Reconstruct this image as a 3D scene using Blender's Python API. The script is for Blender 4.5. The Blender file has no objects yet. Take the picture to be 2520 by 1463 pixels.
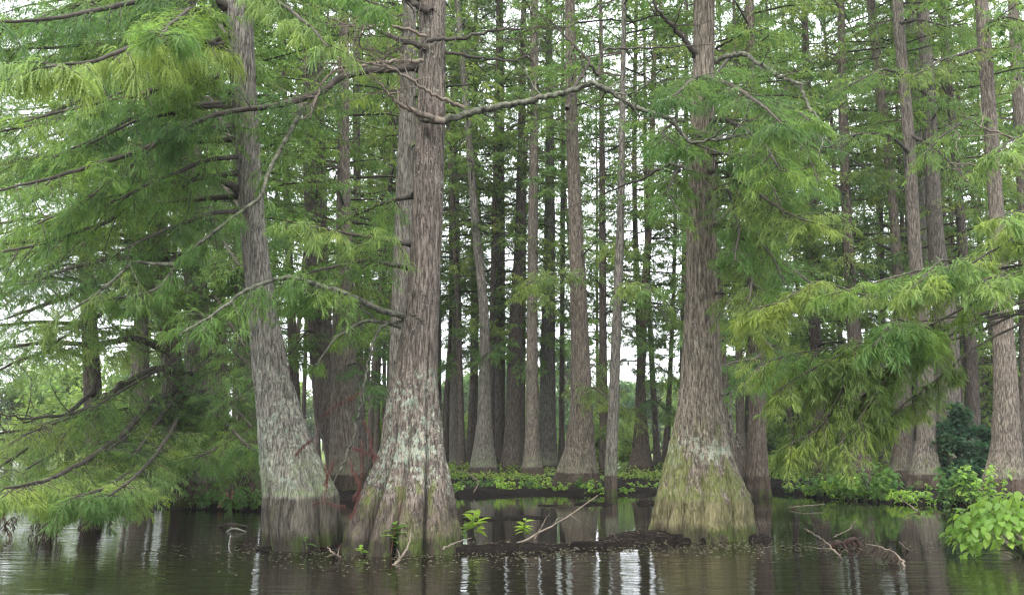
import bpy, math, random
import numpy as np
from mathutils import Matrix, Vector

SC = bpy.context.scene
COL = SC.collection
rng = np.random.default_rng(7)
random.seed(7)
UP = np.array([0.0, 0.0, 1.0])

# ------------------------------------------------------------------ camera
CAM_H = 1.3
PITCH = math.radians(9.21)
FPX, CX, CY = 2272.0, 1259.5, 731.5          # focal length and centre for a 2519 px wide frame
cam = bpy.data.cameras.new('camera')
cam.sensor_fit = 'HORIZONTAL'
cam.angle = 2 * math.atan(CX / FPX)
cam.clip_start, cam.clip_end = 0.1, 4000
camo = bpy.data.objects.new('camera', cam)
camo.location = (0, 0, CAM_H)
camo.rotation_euler = (math.pi / 2 + PITCH, 0, 0)
COL.objects.link(camo)
SC.camera = camo

# ------------------------------------------------------------------ sky, sun, exposure
SUN_EL, SUN_AZ = math.radians(58), math.radians(205)   # soft overcast light from behind the camera, left
world = bpy.data.worlds.new('World')
SC.world = world
world.use_nodes = True
nt = world.node_tree
bg = nt.nodes['Background']
sky = nt.nodes.new('ShaderNodeTexSky')
sky.sky_type = 'NISHITA'
sky.sun_disc = False
sky.sun_elevation = SUN_EL
sky.sun_rotation = SUN_AZ
hs = nt.nodes.new('ShaderNodeHueSaturation')
hs.inputs['Saturation'].default_value = 0.25
mixc = nt.nodes.new('ShaderNodeMix'); mixc.data_type = 'RGBA'
mixc.inputs[0].default_value = 0.75                     # a closed white cloud layer over the clear sky
mixc.inputs[7].default_value = (9.3, 9.7, 10.2, 1)
nt.links.new(sky.outputs[0], hs.inputs['Color'])
nt.links.new(hs.outputs[0], mixc.inputs[6])
nt.links.new(mixc.outputs[2], bg.inputs[0])
bg.inputs[1].default_value = 0.115
sun = bpy.data.lights.new('sun', 'SUN')
sun.energy = 1.5
sun.angle = math.radians(16)
sun.color = (1.0, 0.96, 0.9)
suno = bpy.data.objects.new('sun', sun)
suno.rotation_euler = (math.pi / 2 - SUN_EL, 0, math.pi - SUN_AZ + math.radians(0))
COL.objects.link(suno)
SC.view_settings.view_transform = 'Standard'
SC.view_settings.look = 'None'
SC.view_settings.gamma = 1
SC.view_settings.use_curve_mapping = False
SC.view_settings.exposure = 1.95
SC.cycles.max_bounces = 7
SC.cycles.diffuse_bounces = 4
SC.cycles.glossy_bounces = 3
SC.cycles.transmission_bounces = 4
SC.cycles.sample_clamp_indirect = 8
SC.cycles.use_denoising = True
SC.cycles.filter_width = 1.3


# ------------------------------------------------------------------ pixel -> place
def ray(px, py):
    xc, yc = (px - CX) / FPX, (CY - py) / FPX
    return np.array([xc, math.cos(PITCH) - yc * math.sin(PITCH), math.sin(PITCH) + yc * math.cos(PITCH)])


def at(px, py, Y):
    r = ray(px, py)
    t = Y / r[1]
    return np.array([r[0] * t, Y, CAM_H + r[2] * t])


def on_ground(px, py, z=0.0):
    r = ray(px, py)
    t = (z - CAM_H) / r[2]
    return np.array([r[0] * t, r[1] * t, z])


def width_at(px, py, Y, w):
    r = ray(px, py)
    return w / FPX * Y / r[1]


# ------------------------------------------------------------------ mesh helpers
class Geo:
    def __init__(self):
        self.V, self.F, self.M, self.n = [], [], [], 0

    def add(self, V, F, mat=0):
        V = np.asarray(V, float).reshape(-1, 3)
        F = np.asarray(F, int)
        self.V.append(V)
        self.F.append(F + self.n)
        self.M.append(np.full(len(F), mat))
        self.n += len(V)
        return self

    def tris(self):
        return sum(len(f) * (f.shape[1] - 2) for f in self.F)

    def mesh(self, name, mats, smooth=True, origin=None):
        V = np.concatenate(self.V)
        if origin is not None:
            V = V - np.asarray(origin)
        me = bpy.data.meshes.new(name)
        me.vertices.add(len(V))
        me.vertices.foreach_set('co', V.astype(np.float32).ravel())
        counts = np.concatenate([np.full(len(f), f.shape[1]) for f in self.F])
        loops = np.concatenate([f.ravel() for f in self.F])
        me.loops.add(len(loops))
        me.loops.foreach_set('vertex_index', loops.astype(np.int32))
        me.polygons.add(len(counts))
        starts = np.concatenate([[0], np.cumsum(counts)[:-1]])
        me.polygons.foreach_set('loop_start', starts.astype(np.int32))
        me.polygons.foreach_set('material_index', np.concatenate(self.M).astype(np.int32))
        me.polygons.foreach_set('use_smooth', np.full(len(counts), smooth))
        for m in mats:
            me.materials.append(m)
        me.update(calc_edges=True)
        return me

    def build(self, name, mats, parent=None, smooth=True, origin=None):
        if not isinstance(mats, (list, tuple)):
            mats = [mats]
        o = bpy.data.objects.new(name, self.mesh(name, mats, smooth, origin))
        COL.objects.link(o)
        if parent is not None:
            o.parent = parent
        return o


def tag(o, label=None, cat=None, group=None, kind=None):
    if label: o['label'] = label
    if cat: o['category'] = cat
    if group: o['group'] = group
    if kind: o['kind'] = kind
    return o


def thing(name, label, cat, loc, group=None):
    o = bpy.data.objects.new(name, None)
    o.empty_display_size = 0.2
    COL.objects.link(o)
    o.location = tuple(loc)
    return tag(o, label, cat, group)


def norm(v):
    return v / np.maximum(np.linalg.norm(v, axis=-1, keepdims=True), 1e-9)


def tube(geo, pts, rad, m=7, mat=0, wob=0.0):
    """a swept tube along pts with one radius per point; the far end closes to a point"""
    pts = np.asarray(pts, float)
    rad = np.asarray(rad, float)
    n = len(pts)
    t = norm(np.gradient(pts, axis=0))
    ref = np.array([0.31, 0.17, 0.93]) if abs(t[0][2]) < 0.8 else np.array([0.9, 0.3, 0.1])
    a = norm(np.cross(t, ref))
    b = np.cross(t, a)
    th = np.arange(m) * 2 * math.pi / m
    rr = rad[:, None] * (1 + wob * rng.normal(size=(n, m)))
    V = pts[:, None, :] + rr[..., None] * (np.cos(th)[None, :, None] * a[:, None, :] + np.sin(th)[None, :, None] * b[:, None, :])
    i = np.arange(n - 1)[:, None] * m
    j = np.arange(m)[None, :]
    k = (j + 1) % m
    F = np.stack([i + j, i + k, i + m + k, i + m + j], -1).reshape(-1, 4)
    geo.add(V.reshape(-1, 3), F, mat)
    e = np.concatenate([V[-1], [pts[-1] + t[-1] * rad[-1]]])
    geo.add(e, np.stack([np.arange(m), (np.arange(m) + 1) % m, np.full(m, m)], -1), mat)


def resample(pts, n, smooth=2):
    pts = np.asarray(pts, float)
    d = np.concatenate([[0], np.cumsum(np.linalg.norm(np.diff(pts, axis=0), axis=1))])
    s = np.linspace(0, d[-1], n)
    q = np.stack([np.interp(s, d, pts[:, k]) for k in range(pts.shape[1])], 1)
    for _ in range(smooth):
        q[1:-1] = (q[:-2] + 2 * q[1:-1] + q[2:]) / 4
    return q, d[-1]


def twigs(geo, P, D, L, droop, r0, mat=0, lite=False):
    """many thin drooping twigs at once: 3-sided, two segments"""
    n = len(P)
    if n == 0:
        return
    ref = np.where(np.abs(D[:, 2:3]) < 0.8, UP[None], np.array([[1.0, 0, 0]]))
    a = norm(np.cross(D, ref)); b = np.cross(D, a)
    r0 = np.broadcast_to(np.asarray(r0, float), (n,))
    if lite:                       # a single three-sided spike
        Vs = [P + (a * math.cos(k * 2.094) + b * math.sin(k * 2.094)) * r0[:, None] for k in range(3)]
        Vs.append(P + D * L[:, None] - UP * (droop * L)[:, None])
        geo.add(np.stack(Vs, 1).reshape(-1, 3), (np.arange(n)[:, None, None] * 4 + np.array([[0, 1, 3], [1, 2, 3], [2, 0, 3]])[None]).reshape(-1, 3), mat)
        return
    Vs = []
    for s, rf in ((0, 1.0), (0.5, 0.7)):
        c = P + D * (L * s)[:, None] - UP * (droop * L * s * s)[:, None]
        for k in range(3):
            an = k * 2 * math.pi / 3
            Vs.append(c + (a * math.cos(an) + b * math.sin(an)) * (r0 * rf)[:, None])
    Vs.append(P + D * L[:, None] - UP * (droop * L)[:, None])
    V = np.stack(Vs, 1)
    o = np.arange(n)[:, None] * 7
    Q = np.array([[0, 1, 4, 3], [1, 2, 5, 4], [2, 0, 3, 5]])
    T = np.array([[3, 4, 6], [4, 5, 6], [5, 3, 6]])
    geo.add(V.reshape(-1, 3), (o[:, :, None] + Q[None]).reshape(-1, 4), mat)
    geo.F.append((o[:, :, None] + T[None]).reshape(-1, 3) + geo.n - n * 7)
    geo.M.append(np.full(n * 3, mat))


def sprout(P, D, L, droop, n_per, tmin, ang, lens, flat, g, absolute=False, down=0.0):
    """children spread along every parent twig, alternating sides"""
    n = len(P)
    idx = np.repeat(np.arange(n), n_per)
    N = len(idx)
    k = np.tile(np.arange(n_per), n)
    t = tmin + (1 - tmin) * (k + g.random(N)) / n_per
    P0, D0, L0 = P[idx], D[idx], L[idx]
    pos = P0 + D0 * (L0 * t)[:, None] - UP * (droop * L0 * t * t)[:, None]
    tan = norm(D0 - UP * (2 * droop * t)[:, None])
    hor = np.stack([-tan[:, 1], tan[:, 0], np.zeros(N)], 1)
    side = norm(hor + 1e-6 + 0.35 * g.normal(size=(N, 3)))
    sgn = np.where(k % 2 == 0, 1.0, -1.0)
    a = ang * (0.75 + 0.5 * g.random(N))
    d = norm(tan * np.cos(a)[:, None] + side * (np.sin(a) * sgn)[:, None] + UP * (g.normal(size=N) * flat - down)[:, None])
    ln = g.uniform(lens[0], lens[1], N)
    if not absolute:
        ln = ln * L0 * (1.15 - 0.7 * t)
    else:
        ln = ln * (1.1 - 0.35 * t)
    return pos, d, ln


def feathers(geo, P, D, L, W, droop, g, mat=0, fine=True):
    """leaf-like branchlets: a bent, slightly folded, tapering blade each"""
    n = len(P)
    if n == 0:
        return
    hor = norm(np.stack([-D[:, 1], D[:, 0], np.zeros(n)], 1) + 1e-6)
    S = norm(hor + 0.4 * g.normal(size=(n, 3)))
    S = norm(S - D * np.sum(S * D, 1, keepdims=True))
    N = np.cross(S, D)
    L = np.broadcast_to(L, (n,)); W = np.broadcast_to(W, (n,))

    def c(s):
        return P + D * (L * s)[:, None] - UP * (droop * L * s * s)[:, None]
    w = (W * 0.5)[:, None]
    if fine == 'comb':             # a feathered branchlet: paired needles along a rachis
        K = 6
        sj = np.linspace(0, 1, K + 1)
        Vs = [c(x) for x in sj]
        prof = (.55, .9, 1.0, .95, .8, .5)
        for k in range(K):
            tip = c(min(1.06, sj[k] + 1.15 / K)) - N * w * .3 * prof[k]
            Vs += [tip + S * w * 2.0 * prof[k], tip - S * w * 2.0 * prof[k]]
        V = np.stack(Vs, 1)
        T = []
        for k in range(K):
            T += [[k, k + 1, K + 1 + 2 * k], [k + 1, k, K + 2 + 2 * k]]
        geo.add(V.reshape(-1, 3), (np.arange(n)[:, None, None] * (3 * K + 1) + np.array(T)[None]).reshape(-1, 3), mat)
        return
    if fine:
        V = np.stack([c(0), c(.3) + S * w - N * w * .4, c(.3) - S * w - N * w * .4,
                      c(.7) + S * w * .85 - N * w * .35, c(.7) - S * w * .85 - N * w * .35, c(1.0)], 1)
        o = np.arange(n)[:, None, None] * 6
        T = np.array([[0, 2, 1], [3, 4, 5]])
        Q = np.array([[1, 2, 4, 3]])
        geo.add(V.reshape(-1, 3), (o + T[None]).reshape(-1, 3), mat)
        geo.F.append((o + Q[None]).reshape(-1, 4) + geo.n - n * 6)
        geo.M.append(np.full(n, mat))
    else:
        V = np.stack([c(0), c(.45) + S * w, c(1.0), c(.45) - S * w], 1)
        o = np.arange(n)[:, None] * 4
        geo.add(V.reshape(-1, 3), o + np.array([[0, 1, 2, 3]]), mat)


# ------------------------------------------------------------------ materials
def new_mat(name):
    m = bpy.data.materials.new(name)
    m.use_nodes = True
    t = m.node_tree
    t.nodes.clear()
    return m, t


class NT:
    def __init__(self, t): self.t = t

    def n(self, typ, **kw):
        nd = self.t.nodes.new(typ)
        for k, v in kw.items(): setattr(nd, k, v)
        return nd

    def l(self, a, b): self.t.links.new(a, b)

    def math(self, op, a, b=None, clamp=False):
        nd = self.n('ShaderNodeMath', operation=op)
        nd.use_clamp = clamp
        for i, v in enumerate((a, b)):
            if v is None: continue
            if hasattr(v, 'is_linked'): self.l(v, nd.inputs[i])
            else: nd.inputs[i].default_value = v
        return nd.outputs[0]

    def noise(self, vec, scale, detail=4, rough=0.55, w=None):
        nd = self.n('ShaderNodeTexNoise')
        nd.inputs['Scale'].default_value = scale
        nd.inputs['Detail'].default_value = detail
        nd.inputs['Roughness'].default_value = rough
        if vec is not None: self.l(vec, nd.inputs['Vector'])
        return nd.outputs['Fac']

    def ramp(self, fac, stops):
        nd = self.n('ShaderNodeValToRGB')
        el = nd.color_ramp.elements
        while len(el) < len(stops): el.new(0.5)
        for e, (p, c) in zip(el, stops):
            e.position = p
            e.color = (*c, 1) if len(c) == 3 else c
        self.l(fac, nd.inputs[0])
        return nd.outputs[0]

    def step(self, v, lo, hi, a=0.0, b=1.0):
        nd = self.n('ShaderNodeMapRange', interpolation_type='SMOOTHSTEP')
        for i, x in enumerate((v, lo, hi, a, b)):
            if hasattr(x, 'is_linked'): self.l(x, nd.inputs[i])
            else: nd.inputs[i].default_value = x
        return nd.outputs[0]

    def mix(self, f, a, b, mode='MIX'):
        nd = self.n('ShaderNodeMix', data_type='RGBA', blend_type=mode)
        for i, x in ((0, f), (6, a), (7, b)):
            if hasattr(x, 'is_linked'): self.l(x, nd.inputs[i])
            elif i == 0: nd.inputs[0].default_value = x
            else: nd.inputs[i].default_value = (*x, 1)
        return nd.outputs[2]

    def scaled(self, vec, s):
        nd = self.n('ShaderNodeMapping')
        nd.inputs['Scale'].default_value = s
        self.l(vec, nd.inputs['Vector'])
        return nd.outputs[0]


def bark(name, base=(0.2, 0.16, 0.135), lichen=0.4, lichen_z=(0.6, 2.2), moss=0.3, mark=0.62, mark_amt=0.75,
         below=(0.10, 0.082, 0.062), lichen_high=0.1, green=0.0, fine=1.0, wood=0.0):
    m, t = new_mat(name)
    q = NT(t)
    out = q.n('ShaderNodeOutputMaterial')
    p = q.n('ShaderNodeBsdfPrincipled')
    p.inputs['Roughness'].default_value = 0.9
    p.inputs['Specular IOR Level'].default_value = 0.15
    tc = q.n('ShaderNodeTexCoord').outputs['Object']
    pos = q.n('ShaderNodeNewGeometry').outputs['Position']
    sep = q.n('ShaderNodeSeparateXYZ'); q.l(pos, sep.inputs[0]); z = sep.outputs[2]
    oi = q.n('ShaderNodeObjectInfo').outputs['Random']
    ridge = q.noise(q.scaled(tc, (34 * fine, 34 * fine, 5.5)), 1.0, 6, 0.68)
    fis = q.noise(q.scaled(tc, (22 * fine, 22 * fine, 2.4)), 1.0, 3, 0.55)
    crack = q.step(q.math('ABSOLUTE', q.math('SUBTRACT', fis, 0.5)), 0.005, 0.04)      # 0 inside a fissure
    strip = q.noise(q.scaled(tc, (60 * fine, 60 * fine, 5.0)), 1.0, 4, 0.6)
    blot = q.noise(tc, 1.3, 4, 0.6)
    b = np.array(base)
    below = np.array(below) * 0.85
    col = q.ramp(ridge, [(0.36, tuple(b * 0.3)), (0.46, tuple(b * 0.8)), (0.53, tuple(b * 1.15)), (0.64, tuple(np.minimum(b * 1.6 + 0.015, 0.6)))])
    col = q.mix(q.step(strip, 0.35, 0.65, 0.0, 0.45), col, tuple(b * 0.65), 'MIX')
    col = q.mix(crack, q.mix(0.6, col, tuple(b * 0.25)), col)
    grey = q.mix(q.step(blot, 0.35, 0.65, 0.0, 0.6), col, q.mix(1.0, col, (1.0, 1.05, 1.0), 'MULTIPLY'))
    col = q.mix(1.0, grey, q.ramp(oi, [(0, (0.8, 0.79, 0.8)), (0.5, (1, 1, 1)), (1.0, (1.1, 1.05, 1.0))]), 'MULTIPLY')
    if wood > 0:      # strips where the outer bark has peeled to tan wood
        wd = q.noise(q.scaled(tc, (7, 7, 0.6)), 1.0, 3, 0.5)
        f = q.math('MULTIPLY', q.step(wd, 0.60, 0.68), q.step(z, 1.1, 0.5, 0.0, wood))
        col = q.mix(f, col, (0.34, 0.235, 0.15))
    # the high water mark: everything below it is stained
    zn = q.math('ADD', z, q.math('MULTIPLY', q.math('SUBTRACT', q.noise(tc, 5.0, 3), 0.5), 0.10))
    bel = q.step(zn, mark + 0.02, mark - 0.03, 0.0, mark_amt)
    stain = q.mix(q.step(ridge, 0.35, 0.65), tuple(np.array(below) * 0.6), tuple(np.array(below) * 1.5))
    stain = q.mix(q.step(q.noise(q.scaled(tc, (5, 5, 1.2)), 1.0, 4), 0.48, 0.62, 0.0, 0.7), stain, tuple(np.array(below) * 2.5))
    col = q.mix(bel, col, stain)
    # green algae just above the mark
    if green > 0:
        gz = q.math('MULTIPLY', q.step(z, mark - 0.02, mark + 0.05), q.step(z, mark + 0.75, mark + 0.15))
        gn = q.step(q.noise(tc, 3.0, 4), 0.36, 0.6, 0.15, green)
        gf = q.step(q.noise(q.scaled(tc, (16, 16, 9)), 1.0, 6, 0.7), 0.40, 0.56, 0.12, 1.0)
        col = q.mix(q.math('MULTIPLY', q.math('MULTIPLY', gz, gn), gf), col, (0.23, 0.27, 0.15))
    # crusty lichen
    ln = q.math('ADD', q.math('MULTIPLY', q.noise(q.scaled(tc, (15, 15, 11)), 1.0, 8, 0.78), 0.68), q.math('MULTIPLY', q.noise(tc, 2.6, 4, 0.6), 0.32))
    lz = q.math('MULTIPLY', q.step(z, lichen_z[0] - 0.1, lichen_z[0] + 0.2), q.step(z, lichen_z[1] + 0.7, lichen_z[1] - 0.5))
    amt = q.math('ADD', q.math('MULTIPLY', lz, lichen * 0.13), lichen_high * 0.10)
    thr = q.math('SUBTRACT', 0.67, amt)
    lm = q.step(ln, thr, q.math('ADD', thr, 0.05), 0.0, 0.85)
    lm = q.math('MULTIPLY', lm, q.step(z, mark, mark + 0.12))
    lcol = q.ramp(q.noise(tc, 9.0, 3), [(0.35, (0.21, 0.26, 0.19)), (0.52, (0.32, 0.36, 0.28)), (0.64, (0.42, 0.40, 0.30))])
    col = q.mix(lm, col, lcol)
    spk = q.noise(q.scaled(tc, (48, 48, 34)), 1.0, 3, 0.6)      # scattered specks of crust higher up
    pat = q.step(q.noise(tc, 1.7, 4, 0.6), 0.40, 0.62)
    sm = q.math('MULTIPLY', q.step(spk, 0.60, 0.66, 0.0, 0.85), q.math('MULTIPLY', pat, min(1.0, 0.25 + lichen_high)))
    col = q.mix(q.math('MULTIPLY', sm, q.step(z, mark, mark + 0.2)), col, (0.40, 0.40, 0.35))
    # moss
    mn = q.noise(q.scaled(tc, (4, 4, 2.2)), 1.0, 6, 0.65)
    mthr = q.math('ADD', q.math('MULTIPLY', z, 0.09), 0.60 - moss * 0.2)
    mm = q.math('MULTIPLY', q.step(mn, mthr, q.math('ADD', mthr, 0.09)), q.step(z, 2.3, 1.0, 0.0, 0.85))
    mm = q.math('MULTIPLY', mm, q.math('SUBTRACT', 1.0, q.math('MULTIPLY', bel, 0.75)))
    mf = q.step(q.noise(q.scaled(tc, (20, 20, 10)), 1.0, 6, 0.7), 0.38, 0.58, 0.5, 1.0)
    col = q.mix(q.math('MULTIPLY', mm, mf), col, (0.115, 0.135, 0.035))
    # wet foot with a mossy rim
    foot = q.step(zn, 0.27, 0.12, 0.0, 0.85)
    col = q.mix(foot, col, q.mix(q.step(mn, 0.45, 0.6), (0.03, 0.025, 0.018), (0.05, 0.07, 0.015)))
    q.l(col, p.inputs['Base Color'])
    bp = q.n('ShaderNodeBump')
    bp.inputs['Strength'].default_value = 1.0
    bp.inputs['Distance'].default_value = 0.04
    h = q.math('ADD', q.math('ADD', ridge, q.math('MULTIPLY', strip, 0.35)), q.math('MULTIPLY', crack, 0.5))
    q.l(h, bp.inputs['Height'])
    q.l(bp.outputs[0], p.inputs['Normal'])
    q.l(p.outputs[0], out.inputs[0])
    return m


def leaf(name, col, trans, var=0.22, tfac=0.5, spec=0.25, rough=0.5):
    m, t = new_mat(name)
    q = NT(t)
    out = q.n('ShaderNodeOutputMaterial')
    p = q.n('ShaderNodeBsdfPrincipled')
    p.inputs['Roughness'].default_value = rough
    p.inputs['Specular IOR Level'].default_value = spec
    tr = q.n('ShaderNodeBsdfTranslucent')
    mx = q.n('ShaderNodeMixShader'); mx.inputs[0].default_value = tfac
    geo = q.n('ShaderNodeNewGeometry')
    ri = geo.outputs['Random Per Island']
    pos = geo.outputs['Position']
    cl = q.noise(pos, 0.9, 3)             # branches of younger, yellower growth
    v = q.ramp(ri, [(0, (1 - var,) * 3), (0.6, (1, 1, 1)), (1, (1 + var * 1.1, 1 + var * 1.0, 1 + var * 0.5))])
    w = q.ramp(cl, [(0.36, (0.8, 0.9, 0.95)), (0.5, (1, 1, 1)), (0.62, (1.28, 1.16, 0.9))])
    vw = q.mix(1.0, v, w, 'MULTIPLY')
    q.l(q.mix(1.0, vw, col, 'MULTIPLY'), p.inputs['Base Color'])
    q.l(q.mix(1.0, vw, trans, 'MULTIPLY'), tr.inputs[0])
    q.l(p.outputs[0], mx.inputs[1]); q.l(tr.outputs[0], mx.inputs[2])
    q.l(mx.outputs[0], out.inputs[0])
    return m


def plain(name, col, rough=0.85, noise_scale=6.0, var=0.5, bump=0.0, spec=0.2):
    m, t = new_mat(name)
    q = NT(t)
    out = q.n('ShaderNodeOutputMaterial')
    p = q.n('ShaderNodeBsdfPrincipled')
    p.inputs['Roughness'].default_value = rough
    p.inputs['Specular IOR Level'].default_value = spec
    tc = q.n('ShaderNodeNewGeometry').outputs['Position']
    n = q.noise(tc, noise_scale, 6, 0.65)
    c = np.array(col)
    q.l(q.ramp(n, [(0.3, tuple(c * (1 - var))), (0.5, tuple(c)), (0.7, tuple(np.minimum(c * (1 + var), 0.9)))]), p.inputs['Base Color'])
    if bump:
        bp = q.n('ShaderNodeBump'); bp.inputs['Distance'].default_value = bump
        q.l(n, bp.inputs['Height']); q.l(bp.outputs[0], p.inputs['Normal'])
    q.l(p.outputs[0], out.inputs[0])
    return m


BARK = {
    'main': bark('bark_main', (0.172, 0.14, 0.117), lichen=0.62, lichen_z=(0.75, 1.9), moss=0.75, mark=0.60, mark_amt=0.72,
                 below=(0.075, 0.06, 0.046), lichen_high=0.95, wood=0.8),
    'lean': bark('bark_lean', (0.235, 0.21, 0.178), lichen=0.85, lichen_z=(0.7, 2.3), moss=0.25, mark=0.66, mark_amt=0.88,
                 below=(0.075, 0.066, 0.05), lichen_high=0.45, green=0.95),
    'broad': bark('bark_broad', (0.175, 0.147, 0.117), lichen=1.05, lichen_z=(0.95, 1.5), moss=1.2, mark=0.55, mark_amt=0.75,
                  below=(0.13, 0.108, 0.062), lichen_high=0.5, wood=0.4),
    'mid': bark('bark_mid', (0.162, 0.136, 0.113), lichen=0.4, lichen_z=(0.6, 2.5), moss=0.35, mark=0.55, mark_amt=0.9,
                below=(0.05, 0.036, 0.027), lichen_high=0.1, green=0.35),
    'grey': bark('bark_grey', (0.172, 0.153, 0.13), lichen=0.45, lichen_z=(0.6, 3.0), moss=0.35, mark=0.55, mark_amt=0.9,
                 below=(0.055, 0.04, 0.03), lichen_high=0.15, green=0.6),
    'dark': bark('bark_dark', (0.115, 0.092, 0.075), lichen=0.2, lichen_z=(0.6, 2.5), moss=0.3, mark=0.55, mark_amt=0.9,
                 below=(0.05, 0.036, 0.027), lichen_high=0.0),
}
TWIG = plain('twig_bark', (0.05, 0.04, 0.03), 0.9, 8.0, 0.45)
LIMB = plain('limb_bark', (0.055, 0.047, 0.038), 0.9, 5.0, 0.55, 0.02)
LICHEN_LIMB = plain('lichened_limb_bark', (0.085, 0.085, 0.062), 0.9, 14.0, 0.95, 0.02)
DEADWOOD = plain('dead_wood', (0.14, 0.113, 0.088), 0.85, 9.0, 0.4, 0.01)
LEAF = {
    'mid': leaf('needles_mid', (0.1049, 0.1781, 0.0478), (0.1938, 0.3339, 0.0728)),
    'deep': leaf('needles_deep', (0.0752, 0.1378, 0.0437), (0.1345, 0.2544, 0.0645)),
    'olive': leaf('needles_olive', (0.1311, 0.1855, 0.052), (0.2337, 0.3392, 0.078)),
    'lime': leaf('needles_lime', (0.1596, 0.2279, 0.0676), (0.285, 0.424, 0.104)),
    'rust': leaf('needles_rust', (0.10, 0.03, 0.026), (0.12, 0.03, 0.025), tfac=0.25),
    'brown': leaf('needles_brown', (0.055, 0.04, 0.03), (0.06, 0.042, 0.03), tfac=0.25),
    'far': leaf('leaves_far', (0.10, 0.15, 0.055), (0.17, 0.26, 0.07)),
    'farlime': leaf('leaves_far_lime', (0.15, 0.22, 0.06), (0.28, 0.42, 0.08)),
    'plant': leaf('leaves_plant', (0.08, 0.16, 0.045), (0.15, 0.29, 0.06)),
    'bush': leaf('leaves_bush', (0.19, 0.31, 0.055), (0.36, 0.56, 0.08), var=0.2, spec=0.35, rough=0.4),  # sunlit brightness of the right edge bush is put into this colour
    'shade': leaf('leaves_dark_green', (0.04, 0.09, 0.045), (0.06, 0.14, 0.055), var=0.4),  # dark green is the shrub's own leaf colour
}
MUD = plain('mud', (0.008, 0.0062, 0.005), 0.85, 5.0, 0.6, 0.05, 0.06)
KNEE = plain('knee_bark', (0.17, 0.085, 0.055), 0.8, 10.0, 0.4, 0.01)


def water_mat():
    m, t = new_mat('tannin_water')
    q = NT(t)
    out = q.n('ShaderNodeOutputMaterial')
    p = q.n('ShaderNodeBsdfPrincipled')
    p.inputs['Base Color'].default_value = (0.006, 0.0045, 0.003, 1)
    p.inputs['Roughness'].default_value = 0.015
    p.inputs['IOR'].default_value = 1.333
    pos = q.n('ShaderNodeNewGeometry').outputs['Position']
    sep = q.n('ShaderNodeSeparateXYZ'); q.l(pos, sep.inputs[0])
    x, y = sep.outputs[0], sep.outputs[1]
    big = q.noise(pos, 0.35, 3)
    # the open lake side is ruffled, the pools between the banks are sheltered
    yy = q.math('ADD', y, q.math('MULTIPLY', q.math('SUBTRACT', big, 0.5), 3.0))
    front = q.step(yy, 12.3, 10.6, 0.0, 1.0)
    left = q.math('MULTIPLY', q.step(x, -3.2, -5.0), q.step(yy, 22.0, 15.0, 0.35, 1.0))
    msk = q.math('ADD', q.math('MAXIMUM', front, left), 0.10)
    r1 = q.noise(q.scaled(pos, (0.9, 5.2, 1)), 1.0, 2, 0.45)
    r2 = q.noise(q.scaled(pos, (1.6, 15.0, 1)), 1.0, 2, 0.5)
    h = q.math('ADD', r1, q.math('MULTIPLY', r2, 0.42))
    bp = q.n('ShaderNodeBump')
    bp.inputs['Strength'].default_value = 1.0
    bp.inputs['Distance'].default_value = 0.0105
    q.l(q.math('MULTIPLY', h, msk), bp.inputs['Height'])
    q.l(bp.outputs[0], p.inputs['Normal'])
    q.l(p.outputs[0], out.inputs[0])
    return m


# ------------------------------------------------------------------ water, mud banks, far shore
w = Geo()
w.add([(-430, -60, 0), (430, -60, 0), (430, 505, 0), (-430, 505, 0)], [(0, 1, 2, 3)])
tag(w.build('water', water_mat(), smooth=False), 'dark tannin brown swamp water with faint ripples', kind='structure')


def vnoise(x, y, s, seed):
    g = np.random.default_rng(seed).random((64, 64))
    x, y = x / s, y / s
    i, j = np.floor(x).astype(int), np.floor(y).astype(int)
    u, v = x - i, y - j
    u, v = u * u * (3 - 2 * u), v * v * (3 - 2 * v)
    G = lambda a, b: g[a % 64, b % 64]
    return (G(i, j) * (1 - u) + G(i + 1, j) * u) * (1 - v) + (G(i, j + 1) * (1 - u) + G(i + 1, j + 1) * u) * v


def sstep(a, b, x):
    t = np.clip((x - a) / (b - a), 0, 1)
    return t * t * (3 - 2 * t)


FRONT = np.array([(-60, 90), (-9.6, 70), (-9.0, 30), (-8.3, 21.5), (-7.7, 19.6), (-6, 18.9), (-4.9, 18.9), (-4.0, 20.5), (-3.4, 25), (-2.2, 27),
                  (-1.5, 25.4), (3.6, 25.6), (4.3, 27), (5.2, 31), (6.6, 30.0), (7.6, 26.5), (8.4, 23.0), (9.4, 21.3), (10.5, 20.2), (14, 19), (60, 15)], float)


def seg_d(X, Y, a, b):
    a, b = np.array(a), np.array(b)
    d = b - a
    t = np.clip(((X - a[0]) * d[0] + (Y - a[1]) * d[1]) / (d @ d), 0, 1)
    return np.hypot(X - a[0] - t * d[0], Y - a[1] - t * d[1])


NEAR_BANKS = [((-3.2, 12.6), (-0.8, 12.15), 0.42, .07), ((-0.8, 12.05), (0.35, 12.3), 0.28, .08), ((0.35, 12.35), (2.0, 13.2), 0.17, .05),
              ((1.9, 13.6), (3.2, 13.9), 0.65, .09), ((3.3, 13.8), (3.6, 13.75), 0.25, .05), ((6.7, 12.0), (9.5, 11.8), 0.4, .08),
              ((-0.6, 17.4), (0.5, 17.8), 0.3, .05), ((0.6, 21.4), (3.6, 22.3), 0.22, .04)]


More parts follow.
